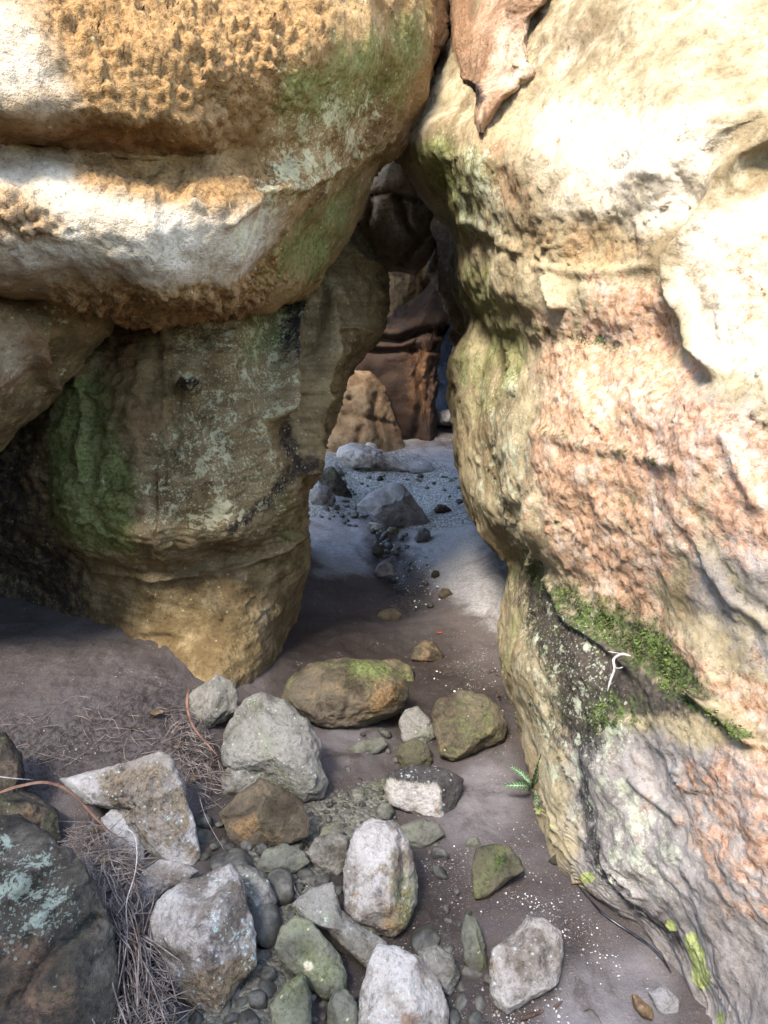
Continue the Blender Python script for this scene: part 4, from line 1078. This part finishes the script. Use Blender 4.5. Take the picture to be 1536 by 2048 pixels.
rock("stone", "grey egg shaped stone just in front of the tent shaped boulder", "stone", [(826, 1075), (832, 1060), (848, 1054), (860, 1062), (862, 1078), (850, 1086), (832, 1085)], M_SLATE, thick=0.8, seed=64, rand=1, amp=0.05)
rock("stone", "smooth grey stone on the bank of the gully in the passage", "stone", [(748, 1145), (756, 1128), (772, 1120), (786, 1130), (792, 1152), (775, 1158), (755, 1156)], M_SLATE, thick=0.8, seed=65, rand=1, amp=0.05)
rock("slab", "flat pale slab on the gravel in front of the tent shaped boulder", "slab", [(732, 1050), (740, 1044), (760, 1046), (768, 1056), (755, 1064), (738, 1060)], M_PALE, thick=0.7, seed=66, rand=1, amp=0.05, sub=4)
rock("stone", "tiny green stone between the pale slab and the egg shaped stone", "stone", [(772, 1062), (780, 1053), (794, 1056), (798, 1066), (785, 1070)], M_SMOOTH, thick=0.8, seed=67, rand=1, amp=0.05, sub=4)
rock("boulder", "leaning dark slab against the block's edge in the far passage", B, [(636, 960), (650, 935), (665, 930), (685, 960), (705, 990), (700, 1000), (672, 990), (650, 975)], M_DARK, thick=0.6, seed=68, rand=2, amp=0.06)
rock("boulder", "grey blocky rock under the leaning dark slab", B, [(618, 985), (635, 968), (660, 975), (672, 1000), (665, 1012), (640, 1012), (620, 1005)], M_SLATE, thick=0.8, seed=69, rand=3, amp=0.07)
rock("stone", "small pointed stone behind the leaning dark slab", "stone", [(655, 942), (668, 926), (684, 938), (690, 950), (672, 955)], M_SLATE, thick=0.8, seed=70, rand=2, amp=0.05, sub=4)
rock("stone", "dark knob of rock in the gully bank above the smooth grey stone", "stone", [(742, 1095), (752, 1085), (766, 1092), (770, 1110), (756, 1116), (744, 1108)], M_DARK, thick=0.8, seed=71, rand=2, amp=0.07, sub=4)
rock("stone", "small dark stone near the leaning wall's bulge on the far gravel", "stone", [(866, 1020), (876, 1008), (892, 1010), (904, 1020), (890, 1028), (872, 1026)], M_DARK, thick=0.7, seed=72, rand=2, amp=0.06, sub=4)
rock("stone", "brown stone half buried in dark sand before the long brown boulder", "stone", [(820, 1320), (828, 1295), (848, 1280), (870, 1285), (888, 1310), (892, 1328), (850, 1332)], M_BROWN, thick=0.7, seed=73, rand=3, amp=0.08, lift=0.5, attrs=dict(rust=(None, 0.2, 1)))
rock("stone", "dark lump in the sand on the bank near the wall's overhanging bulge", "stone", [(862, 1148), (868, 1140), (878, 1142), (880, 1154), (868, 1158)], M_DARK, thick=0.8, seed=74, rand=2, amp=0.06, sub=4)
rock("stone", "tan lump half buried where the bank meets the dark sand", "stone", [(876, 1188), (884, 1176), (898, 1178), (908, 1190), (894, 1198), (880, 1196)], M_BROWN, thick=0.7, seed=75, rand=2, amp=0.06, sub=4)
rock("stone", "low flat stone almost buried in the dark middle of the passage", "stone", [(752, 1232), (766, 1218), (790, 1216), (804, 1228), (796, 1242), (766, 1244)], M_BROWN, thick=0.6, seed=76, rand=1, amp=0.05, sub=4, lift=0.45)
rock("stone", "olive slab bedded in the sand behind the long brown boulder", "stone", [(760, 1322), (790, 1316), (826, 1334), (830, 1366), (812, 1372), (780, 1345)], M_BROWN, thick=0.6, seed=77, rand=1, amp=0.05, lift=0.5, attrs=dict(algae=(None, 0.3, 1)))
rock("stone", "long grey shape of stone showing through the wet sand by the gravel", "stone", [(690, 1500), (720, 1482), (765, 1474), (778, 1490), (755, 1508), (710, 1514)], M_SMOOTH, thick=0.5, seed=78, rand=1, amp=0.04, lift=0.4)
rock("stone", "tiny dark triangular stone lying against the foot of the leaning wall", "stone", [(1096, 1722), (1112, 1708), (1122, 1732), (1108, 1730)], M_DARK, thick=0.6, seed=79, rand=2, amp=0.05, sub=4)
rock("stone", "small green stone behind the mossy sunken wedge", "stone", [(930, 1690), (940, 1672), (956, 1676), (964, 1690), (948, 1698)], M_SMOOTH, thick=0.7, seed=80, rand=1, amp=0.05, sub=4)
rock("stone", "grey stone wedged under the upright white boulder's near side", "stone", [(700, 1830), (720, 1815), (750, 1840), (760, 1870), (730, 1880), (705, 1860)], M_GREY, thick=0.6, seed=81, rand=2, amp=0.06)
rock("stone", "flat grey stone at the wall's foot near the lower edge", "stone", [(1295, 1985), (1330, 1975), (1360, 2000), (1355, 2030), (1320, 2025)], M_SLATE, thick=0.4, seed=82, rand=1, amp=0.05)

# ------------------------------------------------------------------ hanging flake on the right wall
def flake():
    R = [[(900, -120, 3.62), (930, -120, 3.40), (985, -120, 3.14), (1050, -120, 2.90), (1100, -120, 2.80), (1112, -120, 2.98)],
         [(900, 0, 3.58), (925, 0, 3.38), (975, 0, 3.06), (1030, 0, 2.84), (1076, 0, 2.74), (1088, 0, 2.92)],
         [(905, 60, 3.5), (918, 60, 3.34), (965, 60, 3.02), (1010, 55, 2.86), (1044, 50, 2.78), (1054, 52, 2.95)],
         [(903, 110, 3.5), (914, 110, 3.32), (958, 112, 3.02), (1005, 110, 2.84), (1040, 110, 2.75), (1052, 112, 2.92)],
         [(912, 140, 3.48), (922, 142, 3.30), (962, 146, 2.98), (1008, 146, 2.80), (1050, 142, 2.70), (1060, 146, 2.88)],
         [(935, 168, 3.2), (948, 170, 3.00), (966, 176, 2.86), (1000, 176, 2.74), (1034, 170, 2.72), (1040, 176, 2.9)],
         [(950, 200, 3.05), (957, 200, 2.90), (966, 204, 2.80), (978, 206, 2.74), (994, 204, 2.72), (998, 208, 2.9)],
         [(952, 235, 3.0), (957, 236, 2.86), (963, 240, 2.80), (971, 242, 2.77), (980, 238, 2.77), (982, 240, 2.9)],
         [(957, 264, 3.0), (960, 264, 2.88), (963, 266, 2.85), (967, 266, 2.84), (971, 264, 2.85), (973, 264, 2.95)]]
    R = [[(x, y, dd - (0.10 if i < 2 else 0.06 if i == 2 else 0)) for i, (x, y, dd) in enumerate(row)] for row in R]
    P, N, nv, nu = sheet(R, 150, 240)
    px = to_px(P)
    d = 0.014 * fbm(P, 4, 2) + 0.003 * fbm(P, 16, 3)
    edge = 0.02 * fbm(P, 18, 3)
    P = P + N * d[:, None] + XV * edge[:, None] * sstep(990, 1050, px[:, 0])[:, None]
    d2 = 0.005 * fbm(P * np.array([4, 4, 0.5]), 7, 3)
    P = P + N * d2[:, None]
    rust = 0.6 * area(px, [(880, -150), (960, -150), (960, 120), (900, 130)], 30)
    blk = 0.8 * area(px, [(920, 160), (960, 165), (968, 200), (955, 215), (930, 200)], 10)
    pal = 0.5 * area(px, [(990, 60), (1060, 40), (1060, 170), (980, 180)], 30)
    link("rock_flake", raw_mesh("rock_flake", P, grid_quads(nv, nu), dict(rust=rust, black=blk, pale=pal), M_FLAKE), WALL)["label"] = "reddish brown curtain of rock peeling off the wall beside the dark crack"


flake()

# ------------------------------------------------------------------ thin things : ribbons and tubes along paths
def smooth_path(pts, n):
    P = np.array(pts, float)
    nodes = np.concatenate([[0], np.cumsum(np.linalg.norm(np.diff(P, axis=0), axis=1))])
    return hermite(P, nodes, np.linspace(0, nodes[-1], n))


def tube(pts, r0, r1, n=24, k=5, flat=1.0, up=None):
    """verts, quads of a tapering tube (flat < 1 squashes it into a blade)."""
    C = smooth_path(pts, n)
    T = np.gradient(C, axis=0)
    T /= np.linalg.norm(T, axis=1)[:, None] + 1e-9
    u0 = np.array([0.1, -0.5, 0.85]) if up is None else up
    S = np.cross(T, u0)
    S /= np.linalg.norm(S, axis=1)[:, None] + 1e-9
    W = np.cross(S, T)
    s = np.linspace(0, 1, n)
    r = r0 + (r1 - r0) * s
    r = r * np.minimum(1, 0.25 + 6 * np.minimum(s, 1 - s))
    V = []
    for j in range(k):
        a = 2 * math.pi * j / k
        V.append(C + (np.cos(a) * S + flat * np.sin(a) * W) * r[:, None])
    V = np.stack(V, axis=1).reshape(-1, 3)
    Q = [(i * k + j, i * k + (j + 1) % k, (i + 1) * k + (j + 1) % k, (i + 1) * k + j) for i in range(n - 1) for j in range(k)]
    return V, Q


def strand(name, label, cat, pts, r0, r1, mat, flat=1.0, n=26, k=6, group=None, kind=None):
    V, Q = tube(pts, r0, r1, n, k, flat)
    c = V.mean(axis=0)
    return tag(link(name, raw_mesh(name, V - c, Q, None, mat), None, Vector(c)), label, cat, group, kind)


def gpath(pix):
    """pixel points with a height above the ground -> world points"""
    return [on_ground(x, y, h) for x, y, h in pix]


strand("reed_blade", "red brown reed blade arching from the dark edge rock over the straw heap", "reed",
       [at(-15, 1590, 2.28), at(40, 1572, 2.22), at(100, 1566, 2.14), at(150, 1592, 2.06), at(195, 1640, 2.05), at(230, 1672, 2.06)], 0.0065, 0.003, M_REED, 0.12, 40, 8)
strand("reed_blade", "red brown reed blade curving round the small upright tan stone", "reed",
       [at(377, 1375, 2.72), at(374, 1405, 2.68), at(388, 1455, 2.62), at(412, 1485, 2.60), at(436, 1512, 2.56)], 0.0055, 0.0025, M_REED, 0.12, 30, 8)
strand("twig", "thin white twig poking in above the massive dark boulder", "twig", [at(-30, 1550, 2.05), at(30, 1557, 2.06), at(66, 1560, 2.1)], 0.0022, 0.0012, M_TWIG)
strand("twig", "long bleached stem bent round the edge of the tilted pale slab", "twig",
       [at(248, 1652, 1.98), at(268, 1670, 1.96), at(274, 1710, 1.93), at(268, 1755, 1.90), at(254, 1800, 1.87), at(255, 1870, 1.86)], 0.0018, 0.0012, M_TWIG)
strand("foot_item", "shiny black root lying along the foot of the leaning wall", "foot_item",
       gpath([(1150, 1762, .006), (1180, 1800, .006), (1212, 1832, .008), (1250, 1858, .008), (1290, 1885, .008), (1325, 1918, .008), (1342, 1945, .004)]), 0.003, 0.005, M_SEAM)  # strand added in place of the dark seam between wall and sand
strand("seaweed", "dark red frond of weed on the shell grit at the lower edge", "seaweed",
       gpath([(1040, 2040, .006), (1075, 2026, .010), (1105, 2018, .008), (1125, 2002, .012)]), 0.006, 0.003, M_BARK, 0.5)
strand("twig", "fine dark hooked stalk lying on the bare sand at the lower edge", "twig",
       gpath([(1166, 2024, .004), (1180, 2018, .012), (1192, 2028, .008), (1204, 2050, .004)]), 0.0014, 0.001, M_BARK)
strand("twig", "dark curled twig on the sand above the squarish olive boulder", "twig",
       gpath([(975, 1345, .006), (988, 1338, .015), (994, 1350, .01), (1002, 1352, .004)]), 0.003, 0.002, M_BARK)
strand("twig", "short dark stub of twig sticking up between the olive boulder and the wall", "twig",
       gpath([(992, 1400, .0), (995, 1385, .03), (998, 1392, .05)]), 0.005, 0.003, M_BARK)
strand("twig", "slender hanging stem trailing down over the faceted brown boulder", "twig",
       [at(398, 1590, 2.36), at(410, 1630, 2.28), at(430, 1670, 2.22), at(455, 1710, 2.2)], 0.0012, 0.0008, M_STRAW)
# sprig caught on the mossy band
sp = bpy.data.objects.new("sprig", None)
sp.location = Vector(at(1230, 1340, 2.05))
COL.objects.link(sp)
tag(sp, "bleached dead sprig caught on the mossy band of the leaning wall", "sprig")
for nm, pts, r in (("stem", [(1262, 1312, 2.02), (1244, 1308, 2.03), (1228, 1318, 2.04), (1229, 1338, 2.02), (1222, 1358, 2.02), (1215, 1382, 2.01)], 0.0045),
                   ("stem", [(1216, 1303, 2.07), (1235, 1306, 2.05), (1256, 1309, 2.02)], 0.0015),
                   ("stem", [(1229, 1336, 2.02), (1240, 1336, 2.01), (1246, 1334, 2.01)], 0.0025)):
    V, Q = tube([at(*q) for q in pts], r, r * 0.6, 24, 6, 0.6)
    link(nm, raw_mesh(nm, V, Q, None, M_TWIG), sp)

# withered straw : nobody could count it
def straw():
    rs = np.random.RandomState(3)
    V, Q = [], []

    def lay(poly, count, lo, hi, ang, spread, length, rad):
        xs = [p[0] for p in poly]
        ys = [p[1] for p in poly]
        k = 0
        while k < count:
            x, y = rs.uniform(min(xs), max(xs)), rs.uniform(min(ys), max(ys))
            if not in_poly(np.array([[x, y]]), poly)[0]:
                continue
            k += 1
            a = math.radians(ang + rs.normal() * spread)
            L = rs.uniform(0.4, 1.0) * length
            c = on_ground(x, y, rs.uniform(lo, hi))
            dv = np.array([math.cos(a), math.sin(a), rs.normal() * 0.18])
            sd = np.array([-math.sin(a), math.cos(a), 0]) * rs.normal() * 0.12 * L
            pts = [c - dv * L / 2, c + sd * 0.8 + np.array([0, 0, rs.normal() * 0.01]), c + dv * L / 2 + np.array([0, 0, -abs(rs.normal()) * 0.015])]
            for q in pts:
                q[2] = max(q[2], float(ground_h(q[0], q[1])) + 0.002)
            v, f = tube(pts, rad, rad * 0.7, 8, 4)
            b = sum(len(w) for w in V)
            V.append(v)
            Q.extend([(i + b, j + b, m + b, n + b) for i, j, m, n in f])
    lay([(140, 1660), (200, 1650), (270, 1720), (262, 1800), (285, 1900), (335, 2000), (320, 2060), (235, 2060), (250, 1950), (215, 1830), (150, 1740)], 900, 0.02, 0.15, 112, 45, 0.20, 0.0013)
    lay([(150, 1720), (250, 1780), (300, 1960), (250, 1990), (210, 1830)], 60, 0.13, 0.17, 118, 10, 0.42, 0.0020)
    lay([(345, 1440), (400, 1430), (440, 1520), (430, 1610), (385, 1590), (350, 1520)], 150, 0.01, 0.07, 110, 45, 0.16, 0.0014)
    lay([(0, 1430), (150, 1380), (330, 1420), (370, 1500), (200, 1520), (0, 1560)], 60, 0.003, 0.03, 150, 60, 0.16, 0.0013)
    lay([(330, 1400), (380, 1380), (400, 1450), (340, 1480)], 30, 0.01, 0.06, 60, 30, 0.12, 0.0013)
    lay([(520, 1720), (680, 1720), (680, 1800), (540, 1800)], 14, 0.02, 0.06, 30, 60, 0.10, 0.0011)
    V = np.concatenate(V)
    o = link("dry_straw", raw_mesh("dry_straw", V, Q, None, M_STRAW))
    tag(o, "tangled heap of withered grey brown straw between the boulders", "straw", kind="stuff")


straw()

# ------------------------------------------------------------------ small fern at the foot of the wall
def fern():
    base = at(1064, 1580, ground_depth(1068, 1582) - 0.05)
    foot_item = bpy.data.objects.new("fern", None)
    foot_item.location = Vector(base)
    COL.objects.link(foot_item)
    tag(foot_item, "small fern with long white veined leaves at the foot of the leaning wall", "fern")
    d0 = (base - CAM) @ FV
    for (x, y, dd, w) in ((1083, 1506, -0.12, 0.013), (1097, 1548, -0.14, 0.010), (1020, 1532, 0.03, 0.010), (1007, 1571, -0.06, 0.012), (1074, 1614, -0.14, 0.010), (1040, 1552, 0.0, 0.008)):
        tip = at(x, y, d0 + dd)
        mid = (base + tip) / 2 + np.array([0, -0.03, 0.03])
        nrm = np.array([0, -0.75, 0.65])
        n = 26
        C = smooth_path([base + (mid - base) * 0.15, mid, tip], n)
        T = np.gradient(C, axis=0)
        T /= np.linalg.norm(T, axis=1)[:, None]
        S = np.cross(T, nrm)
        S /= np.linalg.norm(S, axis=1)[:, None]
        U = np.cross(S, T)
        s = np.linspace(0, 1, n)
        wd = w * np.clip(np.sin(np.pi * np.clip(s * 0.93 + 0.07, 0, 1)) ** 0.6, 0.05, 1) * (1 + 0.13 * np.sin(s * 44))
        V = np.stack([C - S * wd[:, None] + U * 0.002, C - S * wd[:, None] * .5 - U * .001, C - U * 0.002, C + S * wd[:, None] * .5 - U * .001, C + S * wd[:, None] + U * 0.002], axis=1).reshape(-1, 3)
        lf = link("leaf", raw_mesh("leaf", V, grid_quads(n, 5), None, M_LEAF), foot_item)
        v, q = tube([C[0] + U[0] * .001, C[n // 2] + U[n // 2] * .0012, C[-2] + U[-2] * .001], 0.0022, 0.0008, 16, 5, 0.5)
        vs, qs = [v], list(q)
        for t in range(4, n - 3, 2):
            for sg in (-1, 1):
                v2, q2 = tube([C[t] + U[t] * .001, C[t + 1] + sg * S[t] * wd[t] * .55 + U[t] * .0015, C[t + 2] + sg * S[t] * wd[t] * .95 + U[t] * .0025], 0.0009, 0.0005, 5, 4)
                b = sum(len(w_) for w_ in vs)
                vs.append(v2)
                qs += [(a + b, c + b, e + b, f + b) for a, c, e, f in q2]
        link("vein", raw_mesh("vein", np.concatenate(vs), qs, None, M_VEIN), lf)


fern()

# ------------------------------------------------------------------ leaves
def leaf(name, label, px, py, L, W, ang, mat, curl=0.3, lift=0.006):
    n, k = 14, 7
    u = np.linspace(-1, 1, n)
    v = np.linspace(-1, 1, k)
    U, Vv = np.meshgrid(u, v, indexing='ij')
    wd = (1 - U ** 2) ** 0.7 * (1 - 0.25 * U)
    X, Y = U * L / 2, Vv * wd * W / 2
    Z = curl * L * 0.25 * (U ** 2 + Vv ** 2 * wd) + 0.03 * L * np.sin(U * 7 + Vv * 3)
    c, s = math.cos(ang), math.sin(ang)
    P = np.stack([c * X - s * Y, s * X + c * Y, Z + lift], axis=-1).reshape(-1, 3)
    me = raw_mesh(name, P, grid_quads(n, k), None, mat)
    tag(link(name, me, None, Vector(on_ground(px, py))), label, "leaf")


leaf("leaf", "tiny bright red leaf on the dark sand of the passage", 880, 1268, 0.032, 0.015, 0.3, M_RED, 0.3)
leaf("leaf", "curled brown leaf on the bare sand at the lower edge", 1282, 2030, 0.075, 0.035, 1.9, M_BROWNLEAF, 1.0)
leaf("leaf", "small reddish leaf on the gravel beside the olive cobble", 742, 1640, 0.03, 0.017, 0.2, M_BARK, 0.4)

def dead_leaves():
    rs = np.random.RandomState(41)
    src = None
    for x, y in ((205, 1740), (228, 1800), (250, 1850), (262, 1905), (285, 1960), (300, 2020), (395, 1560), (360, 1500), (120, 1480), (60, 1500), (250, 1470), (310, 1440)):
        if src is None:
            leaf("leaf", "dead brown leaf lying in the straw or on the crumbly soil near it", x, y, 0.05, 0.022, 0.4, M_BROWNLEAF, 0.7, 0.02)
            src = [o for o in bpy.data.objects if o.get("label", "").startswith("dead brown leaf")][0]
            src["group"] = "dead leaves around the straw"
            o = src
        else:
            o = src.copy()
            COL.objects.link(o)
        P = on_ground(x, y)
        o.location = (P[0], P[1], P[2] + (0.11 if y > 1700 else 0.0))
        o.rotation_euler = (rs.normal() * 0.3, rs.normal() * 0.3, rs.uniform(0, 6.28))
        k = rs.uniform(0.6, 1.2)
        o.scale = (k, k, k)


dead_leaves()

# ------------------------------------------------------------------ pebbles
def pebbles():
    rs = np.random.RandomState(17)
    protos = []
    for i in range(9):
        Dn, faces = ico(3)
        n = Dn.copy()
        for _ in range(5):
            m = rs.normal(size=3)
            m /= np.linalg.norm(m)
            e = np.maximum(n @ m - rs.uniform(0.6, 0.9), 0)
            n = n - m * (e * 0.9)[:, None]
        n = n * (1 + 0.10 * fbm(n + i * 5, 1.5, 3))[:, None] * np.array([1.0, rs.uniform(0.65, 0.9), rs.uniform(0.5, 0.75)])
        protos.append(raw_mesh("pebble", n, faces, None, M_PEB))

    def scatter(poly, count, r0, r1, label, group, name="pebble", cat="pebble"):
        xs = [p[0] for p in poly]
        ys = [p[1] for p in poly]
        done = []
        tries = 0
        while len(done) < count and tries < 6000:
            tries += 1
            x, y = rs.uniform(min(xs), max(xs)), rs.uniform(min(ys), max(ys))
            if not in_poly(np.array([[x, y]]), poly)[0]:
                continue
            P = on_ground(x, y)
            r = r0 * (r1 / r0) ** (rs.rand() ** 1.6)
            if any((P[0] - q[0]) ** 2 + (P[1] - q[1]) ** 2 < (0.85 * (r + q[3])) ** 2 for q in done):
                continue
            done.append((*P, r))
            o = bpy.data.objects.new(name, protos[rs.randint(len(protos))])
            o.location = (P[0], P[1], P[2] + 0.28 * r)
            o.scale = (r, r, r)
            o.rotation_euler = (rs.normal() * 0.3, rs.normal() * 0.3, rs.uniform(0, 6.28))
            COL.objects.link(o)
            tag(o, label, cat, group)

    scatter([(490, 1700), (640, 1640), (720, 1650), (700, 1740), (640, 1800), (560, 1830), (520, 1800)], 35, 0.012, 0.04, "small rounded olive grey pebble among the grey stones before the upright white boulder", "pebbles in the stony bed")
    scatter([(400, 1960), (520, 1900), (560, 1960), (720, 2000), (720, 2060), (400, 2060)], 50, 0.012, 0.045, "rounded grey pebble at the lower edge below the large whitish boulder", "pebbles along the lower edge")
    scatter([(420, 1690), (520, 1690), (640, 1740), (690, 1790), (640, 1850), (540, 1850), (520, 1900), (560, 2000), (520, 2060), (430, 2050), (520, 1930)], 90, 0.022, 0.085, "dark wet cobble packed between the larger boulders of the stony bed", "cobbles in the stony bed", "cobble", "cobble")
    scatter([(840, 1850), (900, 1880), (980, 1900), (980, 2060), (900, 2060), (840, 1960)], 16, 0.02, 0.05, "dark cobble in the damp sand between the bright white and the lone pale angular boulder", "cobbles in the damp sand", "cobble", "cobble")
    scatter([(840, 1640), (900, 1660), (960, 1680), (950, 1850), (900, 1960), (850, 1900), (850, 1780)], 16, 0.008, 0.03, "small stone in the damp sand between the upright white boulder and the mossy sunken wedge", "pebbles in the damp sand")
    scatter([(640, 1480), (800, 1420), (880, 1480), (880, 1540), (760, 1560), (660, 1590)], 18, 0.010, 0.035, "small stone in the damp hollow behind the cream block", "pebbles in the damp hollow")
    scatter([(630, 1640), (660, 1590), (720, 1560), (790, 1550), (790, 1640), (700, 1660)], 60, 0.006, 0.022, "little rounded pebble in the gravel patch between the grey green boulder and the cream block", "pebbles in the gravel patch")
    scatter([(620, 1030), (700, 1000), (760, 1055), (830, 1075), (800, 1110), (740, 1100), (760, 1070)], 38, 0.02, 0.05, "small flat stone on the far gravel in front of the tent shaped boulder", "stones on the far gravel")
    scatter([(630, 1000), (660, 930), (780, 940), (930, 960), (945, 1010), (880, 1000), (800, 955), (720, 985), (690, 1010)], 42, 0.02, 0.06, "small grey stone on the far gravel behind the tent shaped boulder", "stones at the back of the far gravel")
    scatter([(745, 1090), (800, 1080), (870, 1120), (910, 1190), (860, 1230), (790, 1190)], 24, 0.008, 0.03, "pebble in the shallow gully of the passage", "pebbles in the gully")
    scatter([(230, 2000), (330, 1960), (400, 2030), (400, 2060), (230, 2060)], 16, 0.012, 0.03, "pebble beside the straw near the lower edge", "pebbles beside the straw")
    scatter([(400, 1600), (450, 1610), (470, 1740), (410, 1740)], 8, 0.015, 0.04, "brownish pebble in the shade between the white faced and the faceted brown boulder", "pebbles in the shaded gap")


pebbles()


# shell grit lying on the sand
def shells():
    rs = np.random.RandomState(23)
    V, Q = [], []

    def lay(poly, count, r0, r1):
        xs = [p[0] for p in poly]
        ys = [p[1] for p in poly]
        k = 0
        while k < count:
            x, y = rs.uniform(min(xs), max(xs)), rs.uniform(min(ys), max(ys))
            if not in_poly(np.array([[x, y]]), poly)[0]:
                continue
            k += 1
            d = 1.6 / math.sin(PITCH + math.atan((y - 1024) / F_PX))
            ray = (x - 768) / F_PX * XV - (y - 1024) / F_PX * UV + FV
            c = CAM + ray / np.linalg.norm(ray) * d
            c[2] = float(ground_h(c[0], c[1])) + 0.001
            r = rs.uniform(r0, r1)
            t = rs.normal(size=3) * 0.35 + np.array([0, 0, 1.0])
            t /= np.linalg.norm(t)
            a = np.cross(t, rs.normal(size=3))
            a /= np.linalg.norm(a)
            b = np.cross(t, a)
            i = len(V)
            V.extend([c + a * r, c + b * r * 0.7 + t * r * .3, c - a * r * rs.uniform(.5, 1), c - b * r * 0.6 + t * r * .2])
            Q.append((i, i + 1, i + 2, i + 3))
    lay([(850, 1330), (960, 1300), (1010, 1330), (960, 1420), (880, 1390)], 40, 0.002, 0.007)
    lay([(850, 1640), (1080, 1600), (1200, 1800), (1330, 1930), (1200, 1950), (1100, 1830), (900, 1830), (850, 1760)], 110, 0.001, 0.004)
    lay([(960, 2000), (1130, 1970), (1170, 2060), (930, 2060)], 110, 0.001, 0.005)
    lay([(1000, 1770), (1120, 1790), (1250, 1890), (1180, 1900), (1090, 1840)], 110, 0.001, 0.004)
    lay([(600, 1760), (700, 1700), (690, 1790), (620, 1800)], 60, 0.002, 0.006)
    lay([(330, 1990), (420, 2010), (400, 2060), (330, 2060)], 30, 0.003, 0.008)
    lay([(760, 1070), (850, 1090), (900, 1200), (820, 1210), (760, 1130)], 110, 0.004, 0.011)
    tag(link("shell_grit", raw_mesh("shell_grit", np.array(V), Q, None, M_SHELL, False)), "white crumbs of broken shell strewn over the sand", "shell grit", kind="stuff")


shells()
